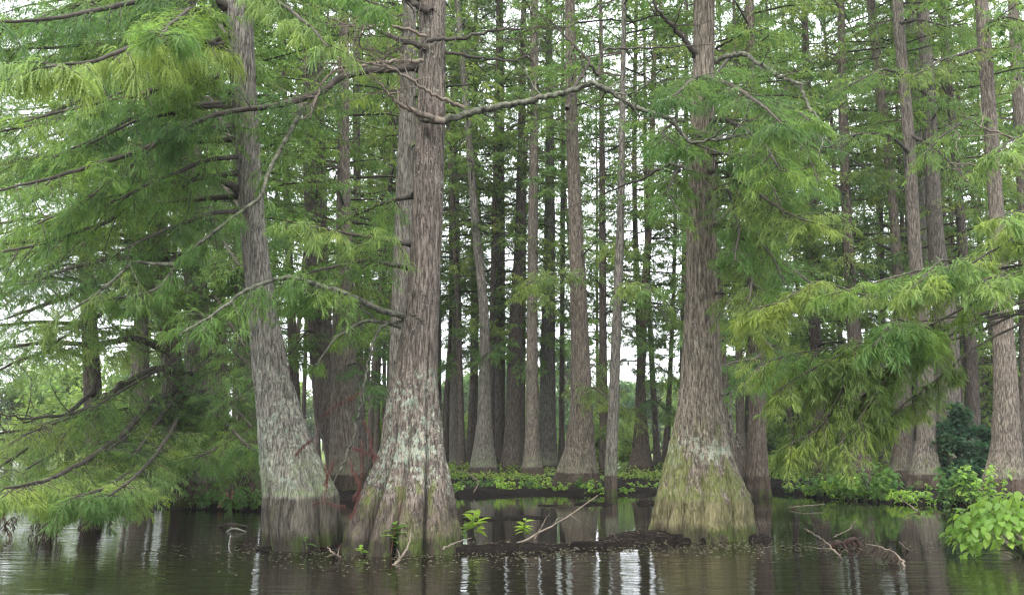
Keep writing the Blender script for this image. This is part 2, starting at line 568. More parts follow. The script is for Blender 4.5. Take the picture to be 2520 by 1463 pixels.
def ground_h(X, Y):
    e = Y - np.interp(X, FRONT[:, 0], FRONT[:, 1]) + (vnoise(X, Y, 1.1, 5) - 0.5) * 1.6
    h = -0.5 + 0.62 * sstep(-1.2, 1.0, e) + 0.10 * sstep(2, 12, e)
    h = np.where(Y > 46, h - 0.5 * sstep(46, 52, Y), h)
    for a, b, r, top in NEAR_BANKS:
        d = seg_d(X, Y, a, b) + (vnoise(X, Y, 0.45, 9) - 0.5) * 0.5
        h = np.maximum(h, -0.4 + (0.4 + top) * sstep(r * 1.7, r * 0.5, d))
    return h + (vnoise(X, Y, 0.23, 1) - 0.5) * 0.07 + (vnoise(X, Y, 0.9, 2) - 0.5) * 0.10 + (vnoise(X, Y, 0.1, 3) - .5) * .03


def grid(xs, ys):
    X, Y = np.meshgrid(xs, ys)
    Z = ground_h(X, Y)
    nx, ny = len(xs), len(ys)
    i = (np.arange(ny - 1)[:, None] * nx + np.arange(nx - 1)[None]).ravel()
    return np.stack([X, Y, Z], -1).reshape(-1, 3), np.stack([i, i + 1, i + nx + 1, i + nx], 1)


g = Geo()
V, F = grid(np.arange(-24, 28.01, 0.2), np.concatenate([np.arange(11, 14.8, 0.08), np.arange(14.8, 32, 0.2), np.arange(32, 56, 0.5)]))
g.add(V, F)
tag(g.build('mud_bank', MUD), 'black mud banks among the cypress trees', kind='structure')


def gz(x, y):
    return float(ground_h(np.array([x]), np.array([y]))[0])


FAR_GROUND = plain('far_meadow', (0.10, 0.13, 0.04), 0.95, 0.4, 0.4)
fs = Geo()
xs = np.linspace(-420, 420, 120); ys = np.concatenate([np.linspace(93, 120, 14), np.linspace(130, 500, 12)])
X, Y = np.meshgrid(xs, ys)
Z = -0.5 + 1.1 * sstep(95, 104, Y + 6 * (vnoise(X, Y, 22, 4) - .5)) + 0.01 * np.maximum(Y - 105, 0) + 0.5 * (vnoise(X, Y, 9, 6) - .5)
i = (np.arange(len(ys) - 1)[:, None] * len(xs) + np.arange(len(xs) - 1)[None]).ravel()
fs.add(np.stack([X, Y, Z], -1).reshape(-1, 3), np.stack([i, i + 1, i + len(xs) + 1, i + len(xs)], 1))
tag(fs.build('far_shore', FAR_GROUND), 'grassy far shore of the lake', kind='structure')


# ------------------------------------------------------------------ trunks
def trunk_geo(C, R, g_seed, m=36, rings=90, flute=0.16, lobes=9, z_top=24.0, wander=True):
    """C: centre points from the foot up, R: radii; fluted, swelling foot"""
    g0 = np.random.default_rng(g_seed)
    C, R = np.asarray(C, float), np.asarray(R, float)
    o = np.argsort(C[:, 2]); C, R = C[o], R[o]
    # below the foot
    d = C[0] - C[1]; d = d / max(abs(d[2]), .05)
    lowz = C[0, 2] + 0.7
    C = np.concatenate([[C[0] + np.array([0, 0, -0.75])], C]); R = np.concatenate([[R[0] * 1.12], R])
    if C[-1, 2] < z_top:
        k = max(0, len(C) - 4)
        s = (C[-1] - C[k]) / max(C[-1, 2] - C[k, 2], .1)
        dz = z_top - C[-1, 2]
        r_end = R[-1]
        for f in (0.33, 0.66, 1.0):
            C = np.concatenate([C, [C[-1 if f == 0.33 else -1] + np.array([s[0] * dz / 3 * (1 - f * .5), s[1] * dz / 3, dz / 3])]])
            R = np.concatenate([R, [r_end * (1 - f * 0.86)]])
    zz = np.concatenate([np.linspace(C[0, 2], 2.2, rings // 2, endpoint=False), np.linspace(2.2, C[-1, 2], rings - rings // 2)])
    c = np.stack([np.interp(zz, C[:, 2], C[:, k]) for k in (0, 1)] + [zz], 1)
    r = np.interp(zz, C[:, 2], R)
    for _ in range(3):
        c[1:-1, :2] = (c[:-2, :2] + 2 * c[1:-1, :2] + c[2:, :2]) / 4
        r[1:-1] = (r[:-2] + 2 * r[1:-1] + r[2:]) / 4
    th = np.linspace(0, 2 * math.pi, m, endpoint=False)
    ph = g0.random(8) * 6.28
    ref = np.interp(3.2, zz, r)
    swell = np.clip((r / ref - 1.02) / 1.3, 0, 1)[:, None]
    wa = th[None] + 0.35 * np.sin(th + ph[0]) + 0.22 * np.sin(2 * th + ph[1]) + 0.05 * np.sin(zz * 1.3 + ph[2])[:, None]
    gro = (1 - np.abs(np.sin(lobes * wa / 2 + ph[3]))) ** 3.4
    gro2 = (1 - np.abs(np.sin((lobes + 6) * wa / 2 + ph[6]))) ** 3
    big = np.sin(3 * th + ph[4] + 0.1 * zz[:, None]) * 0.05 + np.sin(2 * th + ph[5] - 0.13 * zz[:, None]) * 0.04
    fine = 0.02 * np.sin(9 * th[None] + 2.1 * zz[:, None] + ph[7]) * np.sin(1.7 * zz[:, None] + ph[1])
    rr = r[:, None] * (1 - flute * 1.5 * swell * (gro - 0.04) - 0.06 * swell * gro2 + big * (0.3 + 0.5 * swell) + fine - 0.03 * gro)
    fur = g0.normal(size=(len(zz), m))
    for _ in range(3):
        fur[1:-1] = (fur[:-2] + fur[1:-1] * 1.2 + fur[2:]) / 3.0
    rr = rr * (1 + fur * (0.026 if m >= 40 else 0.018))
    V = np.stack([c[:, 0:1] + rr * np.cos(th), c[:, 1:2] + rr * np.sin(th), np.broadcast_to(zz[:, None], rr.shape)], -1)
    G = Geo()
    n = len(zz)
    i = np.arange(n - 1)[:, None] * m; j = np.arange(m)[None]; k = (j + 1) % m
    G.add(V.reshape(-1, 3), np.stack([i + j, i + k, i + m + k, i + m + j], -1).reshape(-1, 4))
    return G, zz, c, r


def crown_geo(zz, c, r, seed, z0, z1, rad, n, n2=9, n3=14, L=(0.10, 0.19), W=0.045, shape=0.5, fine=False, az=None, deep=1, droop=0.22):
    """flat drooping sprays on horizontal limbs round a trunk: slot 0 wood, slot 1 needles"""
    g0 = np.random.default_rng(seed)
    z = z0 + (z1 - z0) * ((np.arange(n) + g0.random(n)) / n)
    f = (z - z0) / max(z1 - z0, .1)
    a = g0.random(n) * 2 * math.pi if az is None else g0.uniform(az[0], az[1], n)
    ln = rad * (1 - shape * f ** 1.5) * g0.uniform(0.45, 1.1, n) * np.minimum(1, 0.55 + f * 3)
    P = np.stack([np.interp(z, zz, c[:, 0]), np.interp(z, zz, c[:, 1]), z], 1)
    D = norm(np.stack([np.cos(a), np.sin(a), g0.uniform(0.0, 0.35, n)], 1))
    G = Geo()
    twigs(G, P, D, ln, droop, 0.012 + 0.012 * ln, 0)
    p2, d2, l2 = sprout(P, D, ln, droop, n2, 0.18, 0.95, (0.25, 0.5), 0.16, g0)
    twigs(G, p2, d2, l2, 0.15, 0.007, 0, True)
    if deep:
        p3, d3, l3 = sprout(p2, d2, l2, 0.15, 3, 0.25, 0.8, (0.3, 0.6), 0.25, g0)
        p2, d2, l2 = np.concatenate([p2, p3]), np.concatenate([d2, d3]), np.concatenate([l2, l3])
    p4, d4, l4 = sprout(p2, d2, l2, 0.15, n3 // (2 if deep else 1), 0.1, 0.85, L, 0.32, g0, True, 0.18)
    feathers(G, p4, d4, l4, W * g0.uniform(.7, 1.2, len(p4)), 0.3, g0, 1, fine)
    return G


def foot_depth(py, z):
    r = ray(CX, py)
    return (z - CAM_H) / r[2] * r[1]


TREES = {}
CY_GROUP = 'cypress trees standing in the swamp'


_CV = {}
CROWN_Z0 = {'low': 4.0, 'mid': 5.4, 'high': 7.2, 'bare': 11.0}


def crown_variant(kind, k, mat):
    if (kind, k) not in _CV:
        zz = np.linspace(0, 28, 30)
        c = np.zeros((30, 3)); c[:, 2] = zz
        _CV[(kind, k)] = crown_geo(zz, c, 0 * zz, 700 + 31 * k + len(kind) * 7, z0=CROWN_Z0[kind], z1=26, rad=3.0, n={'low': 92, 'mid': 82, 'high': 66, 'bare': 46}[kind], n2=9, n3=12, L=(0.11, 0.21), W=0.042, shape=.3
                                   ).mesh('crown', [TWIG, LEAF[('mid', 'mid', 'olive')[k] if mat == 'mid' else mat]], False)
    return _CV[(kind, k)]


def traced_tree(key, label, pts, Y=None, foot=None, bark_key='mid', crown=None, leafmat='mid', m=28, lobes=9, flute=0.15, z_top=28, rings=80, group=CY_GROUP):
    """pts = (px, py, width px) measured from the photograph, all at the tree's own distance"""
    if Y is None:
        w0 = max(pts, key=lambda q: q[1])
        Y = foot_depth(foot or w0[1], 0.12)
        Y += width_at(w0[0], w0[1], Y, w0[2]) * 0.5
    C = np.array([at(px, py, Y) for px, py, _ in pts])
    R = np.array([width_at(px, py, Y, wd) * 0.5 for px, py, wd in pts])
    o = np.argsort(C[:, 2]); C, R = C[o], R[o]
    if C[0, 2] > 0.25:      # foot hidden: carry the trunk down to the ground with a swelling foot
        s = (C[0] - C[min(2, len(C) - 1)]) / max(C[min(2, len(C) - 1), 2] - C[0, 2], .1)
        z0 = C[0, 2]
        ex = [(f, 1 + 0.9 * (f ** 2.5) * min(1, z0 / 1.5)) for f in (0.4, 0.7, 0.9, 1.0)]
        C = np.concatenate([[C[0] + np.array([s[0], 0, -1]) * (z0 - 0.05) * f for f, _ in ex[::-1]], C])
        R = np.concatenate([[R[0] * k for _, k in ex[::-1]], R])
    G, zz, c, r = trunk_geo(C, R, sum(map(ord, key)) + 11, m=m, rings=rings, lobes=lobes, flute=flute, z_top=z_top)
    org = np.array([np.interp(0.0, zz, c[:, 0]), np.interp(0.0, zz, c[:, 1]), 0.0])
    e = thing('cypress_tree', label, 'tree', org, group)
    G.build('trunk', BARK[bark_key], e, origin=org)
    TREES[key] = dict(e=e, org=org, zz=zz, c=c, r=r, Y=Y)
    if crown and 'shared' in crown:
        kind, wide = crown['shared'], crown['rad'] / 2.7
        o = bpy.data.objects.new('crown', crown_variant(kind, sum(map(ord, key)) % 3, leafmat))
        COL.objects.link(o)
        o.parent = e
        zb = crown['z0']
        b0 = np.array([np.interp(zb, zz, c[:, k]) for k in (0, 1)]); b1 = np.array([np.interp(19.0, zz, c[:, k]) for k in (0, 1)])
        sl = (b1 - b0) / (19.0 - zb)
        tilt = Vector((0, 0, 1)).rotation_difference(Vector((sl[0], sl[1], 1))).to_matrix().to_4x4()
        p0 = b0 - sl * zb - org[:2]
        o.matrix_local = Matrix.Translation((p0[0], p0[1], 0)) @ tilt @ Matrix.Rotation(sum(map(ord, key)) * 1.7, 4, 'Z') @ Matrix.Diagonal((wide, wide, 1, 1))
    elif crown:
        cg = crown_geo(zz, c, r, sum(map(ord, key)) * 3 + 5, **crown)
        cg.build('crown', [TWIG, LEAF[leafmat]], e, smooth=False, origin=org)
    return e


BIGC = dict(z0=8.5, z1=21, rad=3.0, n=26, n2=9, n3=12, L=(0.14, 0.24), W=0.06)


def bc(z0=6.5, rad=2.7, **k):
    kind = 'low' if z0 < 5.6 else 'mid' if z0 < 7.3 else 'high' if z0 < 9 else 'bare'
    return dict(shared=kind, rad=rad, z0=CROWN_Z0[kind])


# the three big trunks at the water's edge
traced_tree('A', 'big pale trunk leaning left, with a sharp dark water line on its green lichened foot',
            [(743, 1338, 188), (738, 1270, 184), (737, 1215, 176), (722, 1160, 156), (704, 1100, 130), (683, 1000, 104), (664, 900, 84), (652, 800, 75), (636, 700, 64), (625, 600, 61), (611, 400, 58), (598, 200, 60), (587, 0, 60)],
            Y=12.55, bark_key='lean', m=96, lobes=7, flute=0.27, rings=190, crown=BIGC)
traced_tree('B', 'stout central trunk crusted with white lichen above a broad brown fluted foot',
            [(983, 1350, 300), (988, 1290, 272), (1000, 1215, 228), (1008, 1150, 184), (1013, 1100, 156), (1014, 1000, 130), (1022, 900, 104), (1034, 800, 85), (1043, 700, 76), (1049, 600, 74), (1056, 400, 71), (1060, 300, 70), (1062, 200, 64), (1063, 0, 64)],
            Y=12.25, bark_key='main', m=112, lobes=11, flute=0.19, rings=190, crown=BIGC)
traced_tree('C', 'straight trunk on a wide tan and mossy bell shaped foot, right of the fallen stick',
            [(1722, 1318, 262), (1723, 1270, 246), (1724, 1225, 230), (1720, 1180, 198), (1718, 1150, 178), (1718, 1100, 146), (1722, 1000, 110), (1724, 900, 95), (1725, 800, 84), (1725, 700, 75), (1725, 600, 70), (1727, 400, 61), (1730, 200, 51), (1732, 0, 50)],
            Y=13.95, bark_key='broad', m=112, lobes=13, flute=0.10, rings=190, crown=BIGC)

# the stand behind, traced one by one
T = traced_tree
T('D', 'dark furrowed trunk directly behind the pale leaning trunk', [(868, 1205, 110), (836, 1100, 80), (805, 1000, 68), (792, 900, 60), (785, 800, 58), (778, 600, 56), (773, 400, 54), (770, 200, 50), (768, 60, 46)], Y=28.5, bark_key='dark', crown=bc(z0=4, n=50), m=36)
T('E', 'light grey trunk between the pale leaning trunk and the lichened central trunk', [(850, 1190, 84), (846, 1100, 68), (845, 1000, 62), (845, 900, 60), (847, 700, 50), (846, 500, 33), (845, 300, 27), (846, 100, 24)], Y=26.3, bark_key='mid', crown=bc())
T('F', 'slender trunk close behind the light grey trunk, nearer the central trunk', [(890, 1150, 30), (884, 900, 20), (880, 550, 19), (877, 300, 18), (876, 0, 16)], Y=33, bark_key='mid', crown=bc(z0=5))
T('G', 'smooth grey trunk half hidden behind the left edge of the lichened central trunk', [(978, 1000, 52), (982, 850, 47), (988, 700, 46), (995, 500, 46), (1003, 300, 43), (1008, 0, 30)], Y=18.5, bark_key='grey', crown=bc(z0=8, n=30))
T('H', 'slim pale trunk with a wide bell foot, curving left toward the top', [(1187, 1178, 80), (1189, 1140, 64), (1190, 1080, 46), (1192, 1000, 30), (1193, 860, 25), (1191, 730, 23), (1178, 650, 21), (1165, 500, 20), (1152, 300, 17), (1138, 150, 15), (1124, 0, 13)], bark_key='grey', crown=bc(z0=11))
T('I', 'grey trunk with a flared fluted foot, left of the slim curved trunk', [(1124, 1158, 54), (1122, 1110, 38), (1122, 1000, 32), (1121, 860, 32), (1119, 700, 30), (1117, 500, 26)], bark_key='mid', crown=bc(z0=6.5, n=56))
T('J1', 'thin black trunk just right of the lichened central trunk', [(1080, 1150, 24), (1078, 1000, 16), (1078, 800, 15), (1077, 600, 14)], Y=40, bark_key='dark', crown=bc(z0=8, n=40))
T('J2', 'thin leaning black sapling trunk at the foot of the flared grey trunk', [(1094, 1150, 20), (1100, 1000, 11), (1106, 850, 9), (1110, 700, 8)], Y=42, bark_key='dark', crown=bc(z0=8, n=36, rad=2))
T('K', 'dark brown trunk hidden behind the slim curved trunk', [(1152, 1150, 44), (1160, 1080, 26), (1166, 950, 20), (1168, 730, 20), (1166, 500, 18)], Y=41, bark_key='dark', crown=bc(z0=7.5, n=50))
T('L', 'dark twin trunk right of the slim curved trunk', [(1228, 1150, 44), (1227, 1050, 32), (1228, 900, 29), (1229, 730, 27), (1230, 500, 24)], Y=39, bark_key='dark', crown=bc(z0=6, n=60))
T('M', 'brown trunk with a skirted foot between the dark twin and the straight reddish trunk', [(1254, 1174, 70), (1259, 1120, 52), (1262, 1050, 40), (1266, 950, 40), (1270, 800, 38), (1280, 600, 28), (1283, 350, 20), (1286, 150, 16)], bark_key='dark', crown=bc(z0=6.5, n=56))
T('N', 'straight reddish brown trunk, unbranched to the top, left of the broadest back trunk', [(1310, 1178, 66), (1309, 1120, 42), (1309, 1050, 34), (1309, 900, 28), (1310, 730, 26), (1312, 500, 24), (1314, 250, 20), (1316, 0, 19)], bark_key='mid', crown=bc(z0=11))
T('O', 'grey straight trunk just right of the straight reddish trunk', [(1351, 1170, 54), (1349, 1110, 44), (1347, 1000, 40), (1348, 850, 36), (1352, 650, 30), (1353, 400, 22), (1351, 150, 18), (1350, 0, 16)], bark_key='grey', crown=bc(z0=11))
T('P', 'thin dark trunk between the straight grey trunk and the broadest back trunk', [(1382, 1150, 22), (1382, 1050, 14), (1383, 800, 12), (1385, 600, 11)], Y=42, bark_key='dark', crown=bc(z0=8.5, n=46))
T('Q', 'broadest trunk of the back bank, with a wide buttressed foot of red brown ridges', [(1415, 1200, 128), (1420, 1150, 100), (1426, 1100, 76), (1430, 1030, 60), (1428, 900, 48), (1424, 750, 43), (1418, 600, 35), (1411, 430, 32), (1405, 250, 29), (1402, 0, 24)], bark_key='mid', m=48, lobes=13, flute=0.22, crown=bc(z0=11))
T('R', 'slim grey trunk leaning right, its foot forward on mud beside the broadest trunk', [(1503, 1210, 32), (1503, 1150, 31), (1507, 1050, 28), (1513, 900, 25), (1520, 730, 23), (1527, 550, 20), (1531, 300, 15), (1534, 100, 12)], bark_key='grey', crown=bc(z0=11))
T('R2', 'dark red brown trunk behind the slim leaning grey trunk', [(1492, 1170, 40), (1486, 1100, 24), (1484, 950, 20), (1483, 750, 19), (1482, 500, 16)], Y=37, bark_key='dark', crown=bc(z0=6.5, n=56))
T('S', 'lone dark trunk with a wide black flared foot beside the bright gap', [(1569, 1174, 74), (1570, 1150, 56), (1571, 1110, 34), (1573, 1040, 25), (1577, 900, 22), (1584, 750, 20), (1594, 600, 17), (1602, 450, 15), (1606, 250, 13)], bark_key='dark', crown=bc(z0=5.0, n=56, rad=2.4))
T('T', 'thin dark trunk standing in the bright gap left of the tan bell footed trunk', [(1634, 1162, 26), (1639, 1100, 18), (1647, 950, 12), (1656, 750, 10), (1661, 550, 9), (1664, 300, 8)], bark_key='dark', crown=bc(z0=7, n=36, rad=2.0))
T('U', 'dark trunk edging out behind the left side of the tan bell footed trunk', [(1675, 1100, 26), (1680, 950, 18), (1683, 750, 16), (1686, 500, 14)], Y=39, bark_key='dark', crown=bc(z0=7.5, n=50))
T('U2', 'dark trunk edging out behind the right side of the tan bell footed trunk', [(1802, 1180, 54), (1786, 1050, 34), (1774, 900, 28), (1766, 750, 25), (1760, 500, 22)], Y=25, bark_key='dark', crown=bc(z0=6, n=40))
T('V', 'dark trunk with a black flared foot, nearest right of the tan bell footed trunk', [(1861, 1212, 76), (1862, 1160, 56), (1862, 1080, 46), (1864, 950, 44), (1860, 800, 42), (1855, 650, 40), (1852, 450, 32), (1848, 200, 24)], bark_key='dark', m=36, crown=bc(z0=4, n=52))
T('W', 'narrow brown trunk squeezed beside the dark flared trunk', [(1822, 1165, 34), (1822, 1080, 22), (1820, 950, 18), (1816, 730, 13), (1814, 500, 12)], Y=33, bark_key='dark', crown=bc(z0=4.5, n=40))
T('X', 'shaded trunk behind the hanging yellow green sprays', [(2010, 1180, 60), (2012, 1050, 34), (2008, 900, 28), (1998, 650, 26), (1992, 400, 22)], Y=34, bark_key='dark', crown=bc(z0=4, n=50))
T('Y', 'double trunk with a black hollowed foot behind the leafy plants', [(2108, 1176, 84), (2114, 1100, 52), (2112, 950, 40), (2092, 700, 28), (2084, 550, 24), (2074, 300, 22), (2070, 60, 18)], Y=31, bark_key='dark', m=36, crown=bc(z0=4, n=50))
T('Z', 'trunk leaning far left toward the top of the photo, with a dark skirted foot', [(2209, 1190, 66), (2219, 1110, 46), (2222, 1000, 40), (2218, 850, 36), (2206, 650, 24), (2193, 450, 21), (2165, 215, 24), (2142, 0, 20)], bark_key='mid', m=36, crown=bc(z0=11))
T('AA', 'pale smooth trunk with a grey green bell foot, standing forward on the right bank', [(2276, 1206, 98), (2276, 1150, 70), (2278, 1080, 46), (2278, 900, 37), (2274, 800, 34), (2251, 650, 31), (2237, 350, 28), (2214, 100, 25), (2208, 0, 25)], bark_key='mid', m=40, crown=bc(z0=11))
T('BB', 'thick furrowed trunk rising behind the dark green shrub', [(2333, 1190, 90), (2331, 1080, 62), (2330, 800, 58), (2301, 600, 38), (2294, 450, 35), (2288, 300, 33), (2278, 125, 31), (2268, 0, 28)], Y=30, bark_key='mid', m=36, crown=bc(z0=11))
T('BB2', 'greyish trunk close behind the left side of the thick furrowed trunk', [(2290, 1180, 50), (2285, 1000, 36), (2272, 700, 28), (2256, 400, 27), (2243, 100, 24)], Y=34, bark_key='grey', crown=bc(z0=11))
T('CC', 'mossy dark trunk between the dark green shrub and the rightmost big trunk', [(2396, 1190, 46), (2394, 1060, 33), (2391, 900, 32), (2372, 650, 22), (2352, 400, 20), (2330, 150, 16)], Y=31, bark_key='dark', crown=bc(z0=5, n=44))
T('DD', 'rightmost big trunk, pinkish brown with a broad foot above the lime green bush', [(2470, 1222, 122), (2472, 1190, 108), (2474, 1130, 78), (2476, 1080, 66), (2474, 950, 56), (2466, 750, 42), (2456, 600, 35), (2440, 350, 32), (2424, 150, 32), (2414, 0, 30)], bark_key='mid', m=48, lobes=10, crown=bc(z0=11))
T('EE', 'trunk cut by the right edge of the photo, seen only near the top', [(2535, 1180, 70), (2530, 900, 40), (2520, 500, 30), (2502, 200, 26), (2492, 0, 24)], Y=33, bark_key='mid', crown=bc(z0=6, n=44))
T('FF', 'dark trunk standing apart at the lake side, farthest left of all trunks', [(236, 1215, 66), (236, 1100, 48), (232, 1000, 42), (226, 900, 42), (214, 700, 34), (206, 500, 28), (200, 250, 22)], Y=24, bark_key='dark', m=36, crown=bc(z0=3.4, n=60, rad=3.6), leafmat='olive')
T('GG', 'dark bent trunk that carries the long arching limb over the water', [(452, 1240, 90), (448, 1150, 62), (436, 1000, 60), (424, 900, 56), (412, 780, 38), (396, 600, 27), (388, 400, 24), (384, 200, 20)], Y=20.5, bark_key='dark', m=40, crown=bc(z0=4.5, n=60, rad=3.4, n3=14))
T('HH', 'thick brown trunk with many rounded root folds, left of the leaning trunk', [(500, 1238, 130), (498, 1180, 110), (496, 1080, 80), (490, 950, 68), (484, 800, 60), (478, 600, 48), (470, 300, 42), (462, 0, 38)], Y=21.8, bark_key='mid', m=48, lobes=12, flute=0.22, crown=bc(z0=5, n=60, rad=3.4, n3=14))
T('II', 'dark trunk between the folded root trunk and the pale leaning trunk', [(556, 1225, 64), (548, 1100, 40), (545, 950, 28), (541, 750, 26), (534, 500, 24)], Y=24, bark_key='dark', crown=bc(z0=5, n=50))
T('JJ', 'black trunk peeping out behind the left side of the pale leaning trunk', [(622, 1225, 84), (612, 1100, 52), (606, 950, 40), (600, 800, 36), (590, 600, 32)], Y=23, bark_key='dark', m=36, crown=bc(z0=5, n=50))
T('KK', 'thin dark trunk just right of the upper part of the pale leaning trunk', [(730, 1160, 40), (722, 900, 24), (708, 550, 16), (702, 330, 14), (698, 100, 12)], Y=31, bark_key='dark', crown=bc(z0=5, n=46))
T('LL', 'grey trunk in the shade behind the left boughs, beside the folded root trunk', [(352, 1205, 60), (350, 1050, 40), (348, 900, 36), (346, 650, 28), (342, 400, 24)], Y=27, bark_key='mid', crown=bc(z0=5, n=50))

# slim trunks far back in the crowd; nothing sets one apart from another
far_variants = []
for vtx in range(6):
    zz = np.linspace(-0.6, 28, 54)
    c = np.stack([0.25 * np.sin(zz * .16 + vtx) - 0.25 * math.sin(vtx), 0 * zz, zz], 1)
    r = np.interp(zz, [-.6, 0.1, .8, 2, 8, 28], [.36, .30, .17, .125, .11, .03])
    G, z2, c2, r2 = trunk_geo(c, r, 900 + vtx, m=14, rings=50, z_top=27)
    tm = G.mesh('trunk', [BARK['dark']])
    cg = crown_geo(z2, c2, r2, 77 + vtx, z0=6.4 if vtx < 3 else 4.2, z1=27, rad=3.2, n=66 if vtx < 3 else 74, n2=9, n3=10, L=(0.15, 0.27), W=0.06, shape=.35)
    far_variants.append((tm, cg.mesh('crown', [TWIG, LEAF['olive' if vtx in (1, 4) else 'mid']], False)))
fr = random.Random(3)
slots = []
for px0, px1, n in ((880, 985, 9), (1066, 1240, 4), (1240, 1500, 5), (1500, 1700, 2), (1770, 2000, 10), (2000, 2519, 18), (300, 800, 14), (-250, -20, 3), (2540, 2800, 4)):
    for k in range(n):
        slots.append((px0 + (px1 - px0) * (k + fr.random()) / n, fr.uniform(37, 60)))
for px, Y in slots:
    v = fr.randrange(3) + (3 if (px > 1760 or px < 860) and fr.random() < .75 else 0)
    x = (px - CX) / FPX * Y
    e = thing('cypress_tree', 'slim dark trunk far back in the crowded stand', 'tree', (x, Y, 0.05), 'slim trunks far back in the stand')
    s = fr.uniform(0.8, 1.2)
    e.scale = (s, s, fr.uniform(0.9, 1.1))
    e.rotation_euler = (fr.gauss(0, .015), fr.gauss(0, .02), fr.random() * 6.28)
    for nm, me in (('trunk', far_variants[v][0]), ('crown', far_variants[v][1])):
        o = bpy.data.objects.new(nm, me); COL.objects.link(o); o.parent = e


# ------------------------------------------------------------------ traced limbs with their sprays
def limb(key, pts, Y0, Y1, r0, r1=0.008, spread=0.9, dens=1.0, mat='mid', wood=None, start=0.15, feather=(0.07, 0.14), fw=0.0105, droop=0.25, name='branch', seed=None, side_tw=1.0, down=0.18, fine=None, nf=22, hang=0.16):
    """a limb of tree `key` along traced points; its wood is a part, its needles a sub-part"""
    if fine is None: fine = 'comb' if min(Y0, Y1) < 10.9 else False
    nf = int(nf * (.42 if fine else .58))
    tr = TREES[key]
    g0 = np.random.default_rng(seed if seed is not None else int(pts[0][0] * 7 + pts[-1][1] * 3 + len(pts)))
    n = len(pts)
    W3 = np.array([at(p[0], p[1], Y0 + (Y1 - Y0) * i / (n - 1)) for i, p in enumerate(pts)])
    ax, Ltot = resample(W3, max(14, int(8 * n)))
    ax[1:] += np.cumsum(g0.normal(size=(len(ax) - 1, 3)) * 0.004, 0)
    rad = (np.linspace(1, 0, len(ax)) ** 0.8 * (r0 - r1) + r1) * (1 + .9 * np.exp(-np.arange(len(ax)) / 1.6))
    G = Geo()
    tube(G, ax, rad, 7, 0, 0.03)
    # side twigs
    ns = max(3, int(Ltot * 7 * dens * side_tw))
    t = np.sort(g0.uniform(start, 1.0, ns))
    idx = t * (len(ax) - 1)
    i0 = np.minimum(idx.astype(int), len(ax) - 2)
    P = ax[i0] + (ax[i0 + 1] - ax[i0]) * (idx - i0)[:, None]
    tan = norm(np.gradient(ax, axis=0))[i0]
    hor = norm(np.stack([-tan[:, 1], tan[:, 0], np.zeros(ns)], 1) + 1e-6)
    sg = np.where(np.arange(ns) % 2 == 0, 1, -1)[:, None]
    D = norm(tan * g0.uniform(.25, .9, (ns, 1)) + hor * sg * g0.uniform(.6, 1, (ns, 1)) + UP * g0.normal(size=(ns, 1)) * .28 - UP * down)
    L = spread * g0.uniform(.5, 1.1, ns) * (1.1 - 0.5 * t)
    twigs(G, P, D, L, droop, 0.006 + 0.004 * L, 0)
    F = None
    if mat:
        p2, d2, l2 = sprout(P, D, L, droop, 7, 0.12, 0.8, (0.25, 0.5), 0.25, g0, False, 0.08)
        twigs(G, p2, d2, l2, 0.2, 0.003, 0, True)
        p3, d3, l3 = sprout(np.concatenate([P, p2]), np.concatenate([D, d2]), np.concatenate([L, l2]), 0.22, nf, 0.06, 0.75, feather, 0.28, g0, True, hang)
        F = Geo()
        feathers(F, p3, d3, l3, fw * g0.uniform(.7, 1.25, len(p3)), 0.15 + hang, g0, 0, fine)
    o = G.build(name, wood or LIMB, tr['e'], origin=tr['org'])
    if F is not None:
        F.build('foliage', LEAF[mat], o, smooth=False, origin=tr['org'])
    return o


def dead_limb(key, pts, Y0, Y1, r0, r1=0.006, wood=None, n_side=10, spread=0.7, seed=1, name='branch', label=None, kink=0.35):
    """a bare, kinked limb with bare side twigs"""
    tr = TREES[key]
    g0 = np.random.default_rng(seed)
    n = len(pts)
    W3 = np.array([at(p[0], p[1], Y0 + (Y1 - Y0) * i / (n - 1)) for i, p in enumerate(pts)])
    ax, Ltot = resample(W3, max(14, 7 * n), 1)
    ax[1:] += g0.normal(size=(len(ax) - 1, 3)) * 0.01
    G = Geo()
    tube(G, ax, np.linspace(1, 0, len(ax)) ** 0.8 * (r0 - r1) + r1, 8, 0, 0.08)
    tan = norm(np.gradient(ax, axis=0))

    def side(p, d, L, r, depth):
        k = 6
        q = [p]
        dd = d.copy()
        for s in range(k):
            dd = norm((dd + g0.normal(size=3) * kink * .6 + UP * 0.03)[None])[0]
            q.append(q[-1] + dd * L / k)
        q = np.array(q)
        tube(G, q, np.linspace(r, 0.0025, len(q)), 5)
        if depth > 0:
            for s in range(3):
                i = g0.integers(1, k)
                dv = norm((dd + g0.normal(size=3) * 0.9)[None])[0]
                side(q[i], dv, L * g0.uniform(.3, .6), r * 0.55, depth - 1)
    for s in range(n_side):
        i = int(g0.uniform(.15, 1) * (len(ax) - 1))
        d = norm((tan[i] * .6 + g0.normal(size=3) * .8)[None])[0]
        side(ax[i], d, spread * g0.uniform(.4, 1.1), max(0.006, r0 * 0.28), 1)
    o = G.build(name, wood or DEADWOOD, tr['e'], origin=tr['org'])
    if label: o['label'] = label
    return o


YA, YB, YC = TREES['A']['Y'], TREES['B']['Y'], TREES['C']['Y']

